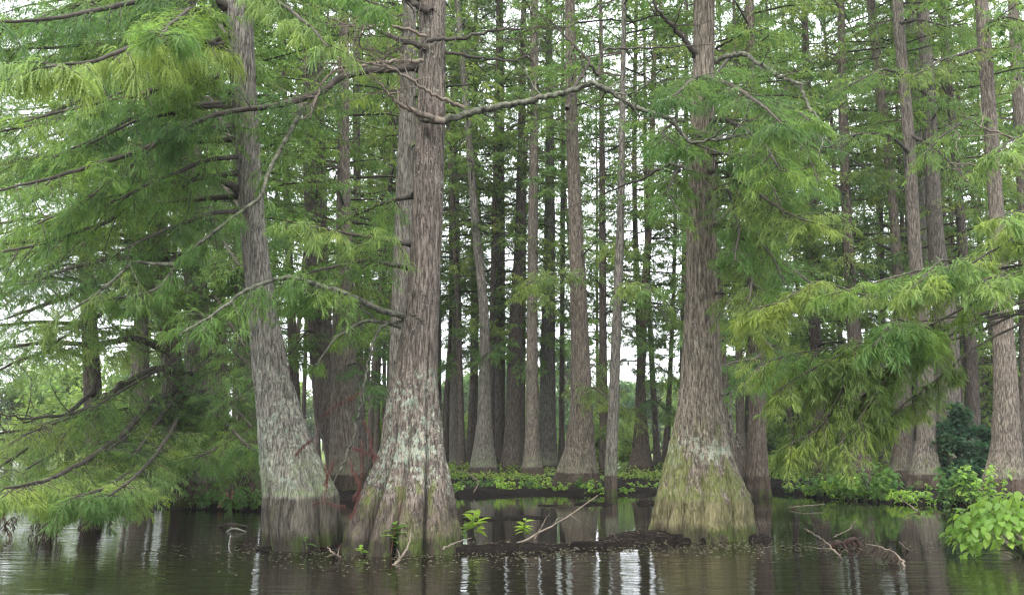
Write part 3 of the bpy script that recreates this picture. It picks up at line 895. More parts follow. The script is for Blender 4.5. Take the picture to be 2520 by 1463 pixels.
# left mass: limbs of the leaning trunk reaching out over the lake
limb('A', [(562, 140), (540, 110), (480, 85), (350, 110), (230, 150), (110, 165)], YA, 8.0, .05, spread=.75, mat='lime', feather=(.11, .19), fw=.0125, dens=1.2, down=.3, hang=.45)
limb('A', [(570, 222), (535, 210), (440, 200), (330, 240), (200, 260), (60, 300)], YA, 9.5, .05, spread=.9, mat='mid', dens=1.2)
limb('A', [(572, 316), (545, 310), (430, 330), (300, 380), (140, 430), (-20, 470)], YA, 9.0, .05, spread=.9, mat='mid', dens=1.2)
limb('A', [(590, 470), (520, 430), (400, 470), (250, 560), (100, 610), (-40, 640)], YA, 10, .045, spread=.9, mat='mid', dens=1.2)
limb('A', [(560, 20), (480, -30), (330, 10), (200, 40), (60, 60), (-60, 60)], YA, 9, .05, spread=.95, mat='deep', dens=1.2)
limb('A', [(600, 30), (640, -20), (700, 10), (760, 60), (800, 110)], YA, 9.5, .035, spread=.6, mat='lime', feather=(.1, .17), dens=.9, hang=.4)
limb('A', [(560, 60), (470, 20), (420, 60), (390, 100)], YA, 8.5, .035, spread=.6, mat='mid', feather=(.1, .17), dens=1.1)
limb('A', [(625, 20), (670, -50), (800, -30), (950, 20)], YA, 10, .035, spread=.6, mat='mid', dens=1.0)
# the long crossing limb of the central trunk and its lichened fork
limb('B', [(1035, 165), (960, 172), (900, 175), (835, 195), (800, 225), (727, 250), (640, 270), (531, 286), (416, 320), (310, 416), (240, 460), (160, 526)], YB, 10.2, .055, .01, spread=.9, mat='deep', start=.2, dens=1.15)
limb('B', [(740, 262), (735, 285), (702, 341), (662, 416), (642, 481), (551, 546), (451, 622), (381, 712), (220, 742)], 11.8, 10.2, .034, .009, spread=.5, mat='mid', wood=LICHEN_LIMB, start=.12, dens=.55, side_tw=1.3)
limb('B', [(426, 652), (326, 647), (281, 687), (220, 732), (120, 800), (40, 820)], 10.6, 9.5, .02, spread=.6, mat='olive', wood=LICHEN_LIMB, start=.2, dens=.9)
limb('B', [(1000, 778), (940, 768), (880, 745), (820, 725), (700, 690), (600, 720), (500, 790), (430, 830)], YB, 9.6, .045, spread=.7, mat='mid', start=.3, dens=1.25, wood=LICHEN_LIMB, down=.3)
limb('B', [(1010, 600), (930, 590), (850, 575), (780, 560), (700, 545)], YB, 10.5, .03, spread=.7, mat='lime', start=.1, dens=1.2)
limb('B', [(1012, 660), (900, 640), (800, 660), (700, 690)], YB + .3, 11, .03, spread=.7, mat='mid', start=.1, dens=1.1)
limb('B', [(1020, 480), (930, 500), (860, 540), (800, 600)], YB, 14, .03, spread=.7, mat='mid', start=.1, dens=.8)
limb('B', [(985, 800), (900, 790), (830, 830), (780, 900)], YB, 11.6, .03, spread=.45, mat='mid', start=.2, dens=.7, wood=LICHEN_LIMB)

# limbs of the bent dark trunk and the lake side tree
limb('GG', [(440, 905), (380, 905), (320, 930), (250, 985), (170, 1020), (60, 1050), (-20, 1060)], 20.5, 16, .08, .015, spread=1.0, mat='olive', start=.45, dens=.45)
limb('GG', [(260, 975), (220, 1010), (165, 1055), (135, 1110), (60, 1150)], 17.8, 15, .05, .01, spread=1.0, mat='mid', start=.2, dens=.6)
dead_limb('GG', [(300, 940), (240, 1000), (160, 1020), (60, 1030), (-30, 1010)], 18.2, 15.5, .045, wood=LIMB, n_side=10, spread=1.0, seed=4)
limb('GG', [(400, 760), (340, 700), (250, 690), (140, 740), (20, 780)], 20.5, 14, .09, .015, spread=1.2, mat='mid', dens=1.0)
limb('GG', [(410, 860), (330, 832), (240, 850), (120, 840), (0, 860)], 20.5, 14, .08, .015, spread=1.2, mat='lime', dens=.9)
limb('GG', [(392, 560), (330, 540), (220, 600), (100, 680), (-40, 720)], 20.5, 13, .08, .015, spread=1.3, mat='olive', dens=1.0)
limb('GG', [(390, 420), (300, 400), (180, 440), (40, 520)], 20.5, 14, .07, .012, spread=1.3, mat='mid', dens=1.0)
limb('GG', [(386, 250), (300, 220), (160, 260), (20, 330)], 20.5, 14, .07, .012, spread=1.3, mat='deep', dens=1.0)
limb('GG', [(384, 120), (300, 60), (160, 80), (0, 130)], 20.5, 14, .07, .012, spread=1.3, mat='mid', dens=1.0)
limb('GG', [(430, 990), (500, 960), (560, 980), (620, 1050)], 20.5, 17, .06, .012, spread=1.1, mat='deep', dens=1.1)
# low boughs that hang down to the water
limb('GG', [(440, 960), (380, 980), (300, 1070), (220, 1130), (120, 1180), (10, 1200)], 20.3, 11.0, .07, .012, spread=.9, mat='lime', dens=1.4, down=.3, start=.3, feather=(.1, .16), fw=.0125)
limb('GG', [(450, 1010), (430, 1040), (380, 1090), (320, 1160), (250, 1205), (180, 1225)], 20.3, 11.4, .06, .012, spread=.8, mat='mid', dens=1.4, down=.25, start=.25, feather=(.1, .16), fw=.0125)
limb('GG', [(450, 985), (440, 1020), (420, 1060), (380, 1120), (330, 1170), (260, 1215)], 20.3, 12, .05, .012, spread=.8, mat='lime', dens=1.2, down=.3, start=.35, feather=(.1, .16), fw=.0125)
limb('HH', [(505, 980), (540, 1010), (560, 1060), (540, 1100), (480, 1130)], 21.5, 15.5, .06, .012, spread=1.0, mat='mid', dens=1.3, down=.3, start=.2)
limb('HH', [(490, 930), (450, 960), (400, 1020), (360, 1080), (330, 1120)], 21.5, 15.0, .06, .012, spread=1.1, mat='deep', dens=1.3, down=.3, start=.2)
limb('HH', [(490, 960), (520, 1000), (580, 1060), (620, 1100)], 21.5, 15.2, .05, .012, spread=.9, mat='mid', dens=1.2, down=.35, start=.2)
limb('FF', [(232, 960), (180, 1010), (90, 1090), (0, 1150), (-60, 1180)], 24, 15, .06, .012, spread=1.1, mat='lime', dens=1.1, down=.2, start=.3)
limb('FF', [(215, 880), (150, 860), (60, 880), (-40, 930)], 24, 17, .06, .012, spread=1.2, mat='mid', dens=.8)
# more limbs filling the dim mass on the left
for k, (x0, y0, x1, y1, mt) in enumerate([(470, 80, 300, 150, 'deep'), (470, 250, 560, 330, 'mid'), (474, 380, 320, 470, 'mid'), (478, 520, 560, 600, 'mid'), (482, 640, 380, 700, 'deep'),
                                          (486, 740, 570, 800, 'mid'), (470, 180, 250, 300, 'olive'), (474, 450, 600, 520, 'deep'), (488, 840, 600, 880, 'mid'), (466, 30, 560, 90, 'mid')]):
    limb('HH', [(x0, y0), ((x0 + x1) / 2, min(y0, y1) - 12), (x1, y1), (x1 + (x1 - x0) * .4, y1 + 50)], 21.8, 15.5 + (k % 3), .06, .012, spread=1.25, mat=mt, dens=1.0)

for k, (x0, y0, x1, y1, mt) in enumerate([(386, 330, 200, 380, 'mid'), (386, 160, 120, 150, 'mid'), (392, 480, 120, 600, 'mid'), (400, 640, 160, 660, 'deep'), (384, 60, 150, 20, 'deep'), (410, 740, 210, 800, 'mid'), (388, 380, 20, 400, 'deep'), (396, 600, -20, 600, 'lime'), (384, 220, -20, 220, 'mid')]):
    limb('GG', [(x0, y0), ((x0 + x1) / 2, min(y0, y1) - 10), (x1, y1), (x1 + (x1 - x0) * .35, y1 + 40)], 20.5, 12 + (k % 3) * 1.5, .06, .012, spread=1.2, mat=mt, dens=1.0)
for x0, y0, x1, y1, mt in [(585, 80, 350, 200, 'mid'), (600, 260, 330, 300, 'deep'), (605, 380, 380, 450, 'mid'), (615, 520, 420, 560, 'deep'), (590, 170, 250, 330, 'mid'), (610, 420, 200, 500, 'mid')]:
    limb('A', [(x0, y0), ((x0 + x1) / 2, (y0 + y1) / 2 - 15), (x1, y1), (x1 - 120, y1 + 60)], YA, 10.5, .035, spread=.8, mat=mt, dens=1.1)

for k, (x0, y0, x1, y1, mt) in enumerate([(200, 150, -20, 190, 'mid'), (202, 300, -30, 330, 'lime'), (206, 430, -30, 480, 'mid'), (210, 560, 0, 600, 'olive'), (214, 690, -20, 740, 'mid'), (200, 60, -40, 60, 'mid'), (206, 380, 330, 430, 'mid'), (212, 620, 330, 690, 'olive'), (222, 800, -30, 800, 'lime')]):
    limb('FF', [(x0, y0), ((x0 + x1) / 2, min(y0, y1) - 10), (x1, y1), (x1 + (x1 - x0) * .35, y1 + 40)], 24, 17 + (k % 3), .06, .012, spread=1.4, mat=mt, dens=1.0)

for x0, y0, x1, y1, mt in [(570, -40, 200, 10, 'mid'), (575, 40, 60, 60, 'mid'), (560, -90, -40, -30, 'deep'), (580, 110, -40, 130, 'mid'), (590, 250, -60, 330, 'mid'), (600, 340, -80, 420, 'lime'), (575, -20, -80, 90, 'mid'), (600, 480, -100, 560, 'mid')]:
    limb('A', [(x0, y0), ((x0 + x1) / 2, (y0 + y1) / 2 - 15), (x1, y1), (x1 - 120, y1 + 50)], YA + .2, 12.0, .035, spread=.95, mat=mt, dens=1.15, start=.3)

# bare and lichened limbs across the middle
dead_limb('B', [(1035, 292), (1060, 296), (1090, 298), (1150, 280), (1215, 265), (1300, 250), (1400, 225), (1455, 205), (1500, 222), (1560, 265), (1650, 292), (1672, 320), (1690, 350), (1780, 342), (1850, 326), (1905, 325)], YB - .3, 11.4, .052, .009, wood=LICHEN_LIMB, n_side=16, spread=.9, seed=11, label='long grey lichened limb snaking right from the trunk')
dead_limb('B', [(1395, 268), (1405, 230), (1430, 185), (1452, 150), (1400, 100), (1350, 50)], 12.1, 13, .035, wood=LIMB, n_side=7, spread=.8, seed=12)
dead_limb('B', [(1450, 160), (1470, 190), (1480, 120), (1620, 118), (1750, 110)], 12, 12.6, .02, wood=LIMB, n_side=6, spread=.6, seed=13)
dead_limb('B', [(1090, 298), (1030, 280), (990, 262), (965, 240), (940, 210)], YB - .5, 11.4, .05, wood=DEADWOOD, n_side=7, spread=.5, seed=14)
dead_limb('B', [(1140, 265), (1080, 240), (1020, 205), (960, 165), (880, 150), (800, 140)], YB - .4, 10.8, .028, wood=DEADWOOD, n_side=16, spread=.65, seed=15)
dead_limb('B', [(1040, 150), (980, 150), (900, 160), (840, 165), (800, 190), (770, 260)], YB - .3, 10.6, .03, wood=DEADWOOD, n_side=14, spread=.7, seed=16)
dead_limb('B', [(1050, 100), (1130, 95), (1210, 75), (1320, 70)], YB - .3, 12, .032, wood=LIMB, n_side=14, spread=.8, seed=17)
dead_limb('B', [(1050, 120), (960, 90), (880, 50), (830, 10)], YB - .2, 12, .045, wood=LIMB, n_side=12, spread=.8, seed=18)
dead_limb('B', [(1050, 90), (960, 60), (880, 70), (800, 40)], YB - .2, 11.5, .025, wood=DEADWOOD, n_side=10, spread=.7, seed=19)
dead_limb('B', [(1060, 30), (1020, 10), (980, -20)], YB - .2, 12, .06, wood=LIMB, n_side=6, spread=.6, seed=20)
dead_limb('B', [(1090, 125), (1150, 140), (1260, 150), (1340, 120)], YB, 13, .025, wood=LIMB, n_side=10, spread=.7, seed=21)
dead_limb('B', [(1010, 770), (1040, 790), (1047, 815)], YB - .35, YB - .55, .018, wood=LIMB, n_side=1, spread=.1, seed=22)
dead_limb('C', [(1718, 145), (1690, 105), (1650, 60), (1612, 20), (1600, -40)], YC, 13, .05, wood=LIMB, n_side=6, spread=.6, seed=23)
dead_limb('C', [(1755, 152), (1790, 140), (1830, 132), (1860, 152), (1920, 190), (1965, 205), (1990, 265), (2020, 300), (2028, 345), (2012, 385)], YC, 12.2, .04, .006, wood=LICHEN_LIMB, n_side=18, spread=.65, seed=24)
dead_limb('C', [(1768, 980), (1800, 960), (1796, 1010), (1800, 1060), (1818, 1100)], YC - .1, 12.9, .018, wood=LICHEN_LIMB, n_side=8, spread=.5, seed=25)
dead_limb('C', [(1700, 420), (1650, 400), (1580, 440), (1500, 470), (1440, 500)], YC, 16, .03, wood=LIMB, n_side=8, spread=.8, seed=26)

# boughs over and right of the tan bell footed trunk
limb('C', [(1735, 205), (1710, 190), (1690, 210), (1660, 235)], YC, 11, .04, spread=.6, mat='deep', dens=1.4, start=.2)
limb('C', [(1740, 215), (1780, 200), (1830, 235), (1880, 280), (1920, 320)], YC, 10.6, .045, spread=.75, mat='deep', dens=1.4)
limb('C', [(1745, 300), (1780, 290), (1830, 320), (1880, 360), (1910, 420)], YC, 10.6, .04, spread=.75, mat='mid', dens=1.4, down=.3)
limb('C', [(1740, 420), (1780, 420), (1850, 460), (1930, 520), (1990, 545)], YC, 10.8, .04, spread=.75, mat='olive', dens=1.4, down=.3)
limb('C', [(1750, 350), (1720, 330), (1700, 350), (1660, 360)], YC - .2, 11.5, .03, spread=.5, mat='mid', dens=1.2)
limb('C', [(1750, 560), (1790, 540), (1830, 600), (1850, 680), (1840, 740)], YC, 11.6, .035, spread=.6, mat='olive', dens=1.3, down=.35)
limb('C', [(1755, 470), (1790, 470), (1820, 560), (1810, 640)], YC, 12, .03, spread=.6, mat='mid', dens=1.2, down=.35)
limb('V', [(1862, 830), (1900, 850), (1860, 880), (1800, 890), (1780, 900)], 24, 18, .05, spread=1.0, mat='deep', dens=1.0)
limb('V', [(1862, 900), (1880, 890), (1850, 930), (1810, 960)], 24, 17, .04, spread=.8, mat='deep', dens=1.0)

# a tree just outside the frame on the right whose boughs reach into the picture
T('OUT', 'near trunk just outside the right edge, carrying the low hanging sprays', [(2900, 1330, 260), (2896, 1200, 190), (2890, 1000, 130), (2880, 600, 110), (2870, 0, 100)], Y=11.5, bark_key='mid', m=48, crown=dict(z0=8.5, z1=19, rad=3, n=24, n2=9, n3=12, L=(.12, .2), W=.05))
for k, (pts, Ye, mt, sp, st, dn) in enumerate([
    ([(2880, 500), (2700, 520), (2519, 570), (2400, 620), (2310, 640), (2270, 680)], 9.6, 'lime', .5, .45, .3),
    ([(2880, 600), (2700, 620), (2519, 680), (2380, 710), (2260, 700), (2180, 720), (2060, 725)], 10.0, 'mid', .5, .45, .3),
    ([(2880, 640), (2700, 660), (2480, 720), (2300, 740), (2150, 735), (2040, 730), (1930, 745), (1850, 760)], 10.6, 'olive', .5, .5, .3),
    ([(2880, 680), (2650, 720), (2450, 740), (2300, 780), (2220, 820), (2150, 860)], 9.8, 'mid', .5, .5, .4),
    ([(2880, 680), (2650, 720), (2400, 780), (2220, 830), (2080, 870), (1980, 900), (1900, 960)], 11.0, 'olive', .55, .55, .5),
    ([(2880, 700), (2650, 740), (2400, 800), (2200, 880), (2090, 950), (2000, 1010), (1940, 1080)], 11.0, 'olive', .55, .55, .5),
    ([(2880, 700), (2650, 740), (2400, 820), (2260, 900), (2170, 970), (2110, 1040), (2070, 1100)], 10.8, 'olive', .5, .6, .5),
    ([(2880, 640), (2650, 700), (2350, 800), (2120, 880), (1960, 860), (1870, 900)], 11.2, 'mid', .55, .6, .5),
    ([(2880, 540), (2750, 550), (2620, 530), (2519, 520), (2450, 540)], 9.6, 'lime', .45, .45, .3),
    ([(2880, 600), (2750, 620), (2620, 640), (2500, 650), (2420, 690)], 9.6, 'lime', .45, .45, .35),
    ([(2880, 700), (2650, 740), (2400, 800), (2200, 900), (2080, 1000), (2020, 1060), (1990, 1120)], 11.2, 'olive', .45, .68, .6),
    ([(2880, 700), (2650, 740), (2350, 800), (2150, 870), (2000, 960), (1940, 1040), (1920, 1110)], 11.4, 'olive', .45, .68, .6),
    ([(2880, 700), (2650, 740), (2400, 820), (2280, 900), (2200, 980), (2160, 1040)], 11.0, 'olive', .45, .68, .6),
    ([(2880, 380), (2750, 350), (2620, 340), (2519, 340), (2450, 370)], 10.2, 'lime', .5, .4, .3)]):
    pts = [pts[0]] + [(x + fr.uniform(-30, 30), y + fr.uniform(-42, 42)) for x, y in pts[1:-1]] + [pts[-1]]
    limb('OUT', pts, 11.5, Ye, .022, .005, spread=sp * 1.2, mat=mt, dens=.85, start=st, down=dn, feather=(.08, .15), fw=.0125)
# a hanging curtain right of the tan trunk
for k, (x0, y0, x1, y1, mt) in enumerate([(1765, 560, 1900, 700, 'mid'), (1765, 640, 1860, 800, 'olive'), (1770, 300, 1980, 450, 'mid'), (1765, 380, 1900, 540, 'deep'), (1770, 720, 1850, 900, 'olive'), (1690, 420, 1640, 520, 'mid'), (1760, 240, 1960, 300, 'mid'), (1700, 300, 1620, 350, 'mid')]):
    limb('C', [(x0 - 20, y0), ((x0 + x1) / 2, y0 - 5), (x1, (y0 + y1) / 2), (x1 + 30, y1)], YC, 11.4, .022, .006, spread=.6, mat=mt, dens=1.25, down=.4)
dead_limb('OUT', [(2880, 460), (2700, 430), (2560, 420), (2440, 410), (2340, 400)], 11.5, 10.6, .03, wood=DEADWOOD, n_side=10, spread=.7, seed=31)
dead_limb('OUT', [(2880, 380), (2700, 370), (2519, 345), (2430, 320), (2390, 300)], 11.5, 11, .03, wood=DEADWOOD, n_side=10, spread=.7, seed=32)
# upper right sprays on the trunks there
for key, pts, mt in [('AA', [(2220, 180), (2170, 170), (2110, 200), (2050, 230)], 'mid'), ('AA', [(2240, 380), (2190, 330), (2120, 330), (2040, 350)], 'mid'),
                     ('AA', [(2205, 60), (2260, 50), (2330, 70), (2390, 60)], 'olive'), ('DD', [(2410, 120), (2370, 130), (2310, 150), (2250, 190)], 'olive'),
                     ('DD', [(2420, 60), (2480, 40), (2540, 60)], 'lime'), ('DD', [(2435, 300), (2380, 290), (2320, 330), (2270, 380)], 'mid'),
                     ('AA', [(2232, 330), (2300, 360), (2360, 420), (2400, 470)], 'mid'), ('BB', [(2300, 600), (2230, 620), (2170, 640), (2100, 660)], 'mid'),
                     ('Z', [(2205, 620), (2140, 590), (2060, 600), (1980, 620)], 'deep'), ('Y', [(2085, 480), (2040, 470), (1990, 500), (1940, 540)], 'deep')]:
    Yk = TREES[key]['Y']
    limb(key, pts, Yk, Yk + (1.5 if key in ('BB', 'Z') else -2.0), .05, spread=1.1, mat=mt, dens=.8, feather=(.1, .18), fw=.03, fine=False, nf=12)

for k, (key, x0, y0, x1, y1, mt) in enumerate([('V', 1855, 650, 1990, 700, 'mid'), ('V', 1852, 520, 1760, 560, 'deep'), ('V', 1850, 400, 1960, 440, 'mid'), ('V', 1858, 740, 1760, 790, 'deep'), ('V', 1848, 260, 1960, 300, 'deep'), ('V', 1846, 140, 1760, 190, 'mid'), ('X', 1998, 650, 2120, 690, 'deep'),
                                            ('X', 1995, 520, 1880, 560, 'deep'), ('X', 1990, 380, 2120, 420, 'mid'), ('X', 2000, 760, 1900, 800, 'mid'), ('X', 2005, 850, 2130, 880, 'deep'), ('X', 1990, 220, 1900, 260, 'mid'), ('Y', 2090, 660, 2200, 700, 'deep'), ('Y', 2075, 320, 2180, 350, 'mid'),
                                            ('Y', 2072, 140, 1980, 170, 'mid'), ('Y', 2100, 780, 2190, 820, 'mid'), ('Z', 2200, 560, 2100, 590, 'deep'), ('CC', 2372, 640, 2460, 680, 'olive'), ('CC', 2355, 430, 2440, 470, 'mid'), ('CC', 2340, 260, 2250, 300, 'olive'), ('CC', 2380, 780, 2300, 820, 'olive')]):
    Yk = TREES[key]['Y']
    limb(key, [(x0, y0), ((x0 + x1) / 2, y0 - 12), (x1, y1 - 10), (x1 + (x1 - x0) * .4, y1 + 25)], Yk, Yk + (2.0 if key in ('CC', 'Z', 'Y') else -5), .05, spread=1.3, mat=mt, dens=.8, feather=(.1, .18), fw=.026, fine=False, nf=13)

for k, (key, x0, y0, x1, y1, mt) in enumerate([('L', 1229, 760, 1170, 790, 'mid'), ('L', 1229, 860, 1290, 890, 'mid'), ('M', 1268, 830, 1210, 860, 'mid'), ('M', 1264, 700, 1330, 720, 'lime'), ('K', 1167, 700, 1110, 730, 'mid'), ('K', 1166, 860, 1110, 890, 'mid'),
                                            ('R2', 1484, 800, 1560, 830, 'mid'), ('R2', 1484, 900, 1440, 930, 'olive'), ('S', 1577, 900, 1650, 925, 'mid'), ('S', 1574, 990, 1640, 1010, 'deep'), ('S', 1584, 760, 1640, 780, 'mid'), ('S', 1573, 1010, 1510, 1040, 'olive'), ('O', 1350, 740, 1400, 770, 'mid'),
                                            ('Q', 1426, 960, 1500, 985, 'olive'), ('Q', 1420, 640, 1520, 600, 'lime'), ('Q', 1422, 700, 1330, 680, 'lime'), ('I', 1120, 740, 1060, 760, 'mid'), ('I', 1121, 850, 1165, 870, 'deep'), ('T', 1650, 880, 1700, 900, 'mid'), ('T', 1656, 740, 1610, 760, 'mid'),
                                            ('R', 1520, 730, 1580, 700, 'lime'), ('P', 1383, 840, 1340, 860, 'mid'), ('P', 1384, 700, 1440, 720, 'mid'), ('D', 786, 820, 720, 860, 'mid'), ('D', 780, 660, 860, 690, 'lime'), ('E', 846, 760, 930, 790, 'mid'), ('E', 845, 900, 920, 940, 'deep'), ('F', 884, 820, 950, 850, 'mid'), ('U', 1683, 800, 1640, 830, 'mid')]):
    Yk = TREES[key]['Y']
    limb(key, [(x0, y0), ((x0 + x1) / 2, min(y0, y1) - 8), (x1, y1), (x1 + (x1 - x0) * .4, y1 + 22)], Yk, Yk - 2.5, .03, spread=1.15, mat=mt, dens=1.1, feather=(.1, .18), fw=.026, fine=False, nf=16)
for x0, y0, x1, y1, mt, Ye in [(500, 1000, 380, 1080, 'deep', 17), (496, 1040, 330, 1060, 'mid', 15), (500, 1080, 580, 1120, 'deep', 17), (490, 920, 300, 960, 'mid', 15.5), (495, 1060, 240, 1120, 'mid', 14.5), (488, 880, 570, 940, 'deep', 17), (494, 1010, 180, 1020, 'olive', 14)]:
    limb('HH', [(x0, y0), ((x0 + x1) / 2, min(y0, y1) - 12), (x1, y1), (x1 + (x1 - x0) * .4, y1 + 45)], 21.6, Ye, .045, .01, spread=1.15, mat=mt, dens=1.2, start=.1)

# dead bough with rust red needles by the central trunk, and the mossy stick it hangs from
o = dead_limb('B', [(990, 790), (935, 800), (915, 850), (900, 920), (886, 1000), (870, 1080), (845, 1140), (800, 1220)], YB, 11.3, .022, .006, wood=LICHEN_LIMB, n_side=6, spread=.4, seed=41, label='thin dead bough hanging down with rust red needles')
rust = Geo(); gr = np.random.default_rng(8)
for pl in ([(890, 960), (840, 990), (800, 1020), (775, 1050)], [(895, 1030), (905, 1080), (915, 1130)], [(890, 1080), (895, 1150), (880, 1210), (850, 1260)],
           [(800, 1140), (795, 1190), (790, 1240)], [(860, 1130), (880, 1180), (886, 1230)], [(770, 1075), (740, 1100), (720, 1120)], [(820, 1130), (810, 1160), (800, 1210)], [(870, 1100), (905, 1110), (925, 1120)],
           [(885, 1220), (865, 1250), (845, 1290)], [(850, 1240), (800, 1230), (740, 1250)]):
    ax, Lt = resample([at(x, y, 11.45) for x, y in pl], 40)
    ax = ax[:int(40 * gr.uniform(.7, 1))]
    ax = ax + np.cumsum(gr.normal(size=ax.shape) * .004, 0)
    P = np.repeat(ax, 8, 0)
    tan = np.repeat(norm(np.gradient(ax, axis=0)), 8, 0)
    D = norm(tan * .5 + gr.normal(size=P.shape) * .6 - UP * .5)
    feathers(rust, P + gr.normal(size=P.shape) * .006, D, gr.uniform(.02, .075, len(P)) * np.repeat(.35 + .8 * gr.random(len(ax)), 8), .0042, .5, gr, 0, False)
    tube(rust, ax, np.full(len(ax), .0022), 4, 1)
rust.build('dead_foliage', [LEAF['rust'], DEADWOOD], o, smooth=False, origin=TREES['B']['org'])

# dead brown sprays trailing in the water under the left boughs
dg = np.random.default_rng(5)
for gi, (px, py, nn) in enumerate([(10, 1270, 9), (100, 1265, 8), (128, 1285, 9), (205, 1265, 9), (240, 1270, 10)]):
    Gd = Geo()
    p0 = on_ground(px, 1325 if gi < 3 else 1300)
    p0[2] = 0.0
    for s in range(nn):
        b = p0 + np.array([dg.normal() * .10, dg.normal() * .1, dg.uniform(.22, .42)])
        n = 10
        pos = b + np.cumsum(np.concatenate([[[0, 0, 0]], dg.normal(size=(n - 1, 3)) * [.02, .02, .01] + [0, 0, -.035]]), 0)
        tube(Gd, pos, np.full(n, .004), 4, 1)
        Pq = np.repeat(pos, 4, 0)
        D = norm(dg.normal(size=Pq.shape) * [.6, .6, .2] - UP * 1.0)
        feathers(Gd, Pq, D, dg.uniform(.05, .12, len(Pq)), .016, .1, dg, 0, True)
    tr = TREES['GG']
    Gd.build('dead_foliage', [LEAF['brown'], TWIG], tr['e'], smooth=False, origin=tr['org'])


# ------------------------------------------------------------------ far trees
def broad_crown(seed, h, rad, n, L, W, mat, z0=0.8):
    g0 = np.random.default_rng(seed)
    G = Geo()
    nb = 16
    cz = g0.uniform(z0 + rad * .3, h - rad * .35, nb)
    prof = np.sqrt(np.clip(1 - ((cz - h * .5) / (h * .58)) ** 2, .05, 1))
    a = g0.random(nb) * 6.28
    cr = rad * .62 * prof * np.sqrt(g0.random(nb))
    cc = np.stack([cr * np.cos(a), cr * np.sin(a), cz], 1)
    rb = rad * g0.uniform(.3, .55, nb) * prof
    k = g0.integers(0, nb, n)
    d = norm(g0.normal(size=(n, 3)))
    P = cc[k] + d * (rb[k] * g0.uniform(.55, 1.05, n))[:, None] * [1, 1, .75]
    D = norm(d * .5 + g0.normal(size=(n, 3)) * .6 - UP * .2)
    feathers(G, P, D, g0.uniform(*L, n), W * g0.uniform(.7, 1.3, n), .2, g0, 1, False)
    tube(G, np.array([[0, 0, -.5], [0.1, 0, h * .3], [0, .1, h * .75]]), [rad * .09, rad * .07, .03], 7, 0)
    for j in range(nb):
        tube(G, np.array([[0, 0, cz[j] * .55], cc[j] * [.5, .5, .85], cc[j]]), [rad * .035, rad * .025, .01], 5, 0)
    return G


fv = [broad_crown(300 + k, 11 + (k % 3) * 2.0, 4.2, 5200, (.35, .65), .34, None) for k in range(5)]
fmesh = [G.mesh('crown', [TWIG, LEAF[m]], False) for G, m in zip(fv, ('far', 'farlime', 'deep', 'far', 'farlime'))]
fr = random.Random(9)
for k in range(108):
    row = k % 3
    Y = 108 + row * 13 + fr.uniform(-4, 4)
    x = (-0.66 + 1.32 * ((k // 3) + fr.random()) / 36) * Y
    e = thing('broadleaf_tree', 'hazy green tree on the far shore of the lake', 'tree', (x, Y, 0.3), 'trees on the far shore')
    s = fr.uniform(.6, .95) + 0.1 * row
    e.scale = (s, s, s)
    e.rotation_euler = (0, 0, fr.random() * 6.28)
    o = bpy.data.objects.new('crown', fmesh[fr.choice((0, 0, 1, 2, 3, 3, 4))]); COL.objects.link(o); o.parent = e
# back edge shrubs and small trees, sunlit brightness put into their leaf colour
sv = [broad_crown(400 + k, 3.6 + k * .9, 1.9 + .3 * k, 4200, (.14, .26), .12, None, .2) for k in range(3)]
smesh = [G.mesh('crown', [TWIG, LEAF[m]], False) for G, m in zip(sv, ('farlime', 'far', 'lime'))]
for px, Y, s, mi in [(1880, 50, 1.3, 0), (1960, 47, 1.4, 2), (2030, 50, 1.5, 0), (2120, 48, 1.3, 2), (2190, 49, 1.5, 0), (2260, 47, 1.5, 1), (2340, 49, 1.5, 0), (2420, 48, 1.5, 2), (2500, 47, 1.6, 0), (1140, 54, .9, 0), (1320, 56, .9, 2), (1470, 55, .9, 0), (1200, 55, .8, 2), (930, 50, 1.3, 0), (40, 62, 1.4, 1), (120, 58, 1.5, 0), (190, 60, 1.6, 2), (280, 57, 1.5, 0), (330, 60, 1.3, 1), (480, 60, 1.3, 1), (580, 60, 1.2, 0), (900, 60, 1.2, 1), (950, 62, 1.1, 0),
                     (1080, 64, .9, 0), (1220, 62, .9, 1), (1390, 66, .8, 0), (1530, 60, .95, 0), (1560, 64, .8, 0), (1700, 62, 1.1, 1), (1840, 58, 1.0, 0), (1930, 56, 1.1, 0), (1990, 60, 1.3, 1), (2060, 55, 1.2, 0),
                     (2160, 62, 1.0, 0), (2210, 58, 1.3, 1), (2290, 60, 1.4, 0), (2370, 58, 1.4, 0), (2440, 60, 1.4, 1), (2500, 56, 1.5, 0), (2580, 60, 1.5, 1)]:
    zone = ('behind the hanging left boughs', 'in the gaps between the central trunks', 'behind the trunks on the right bank')[0 if px < 860 else 1 if px < 1780 else 2]
    e = thing('bushy_tree', 'bright yellow green bushy tree ' + zone, 'tree', ((px - CX) / FPX * Y, Y, 0.0), 'bushy trees ' + zone)
    e.scale = (s, s, s * fr.uniform(.8, 1.15)); e.rotation_euler = (0, 0, fr.random() * 6.28)
    o = bpy.data.objects.new('crown', smesh[mi]); COL.objects.link(o); o.parent = e


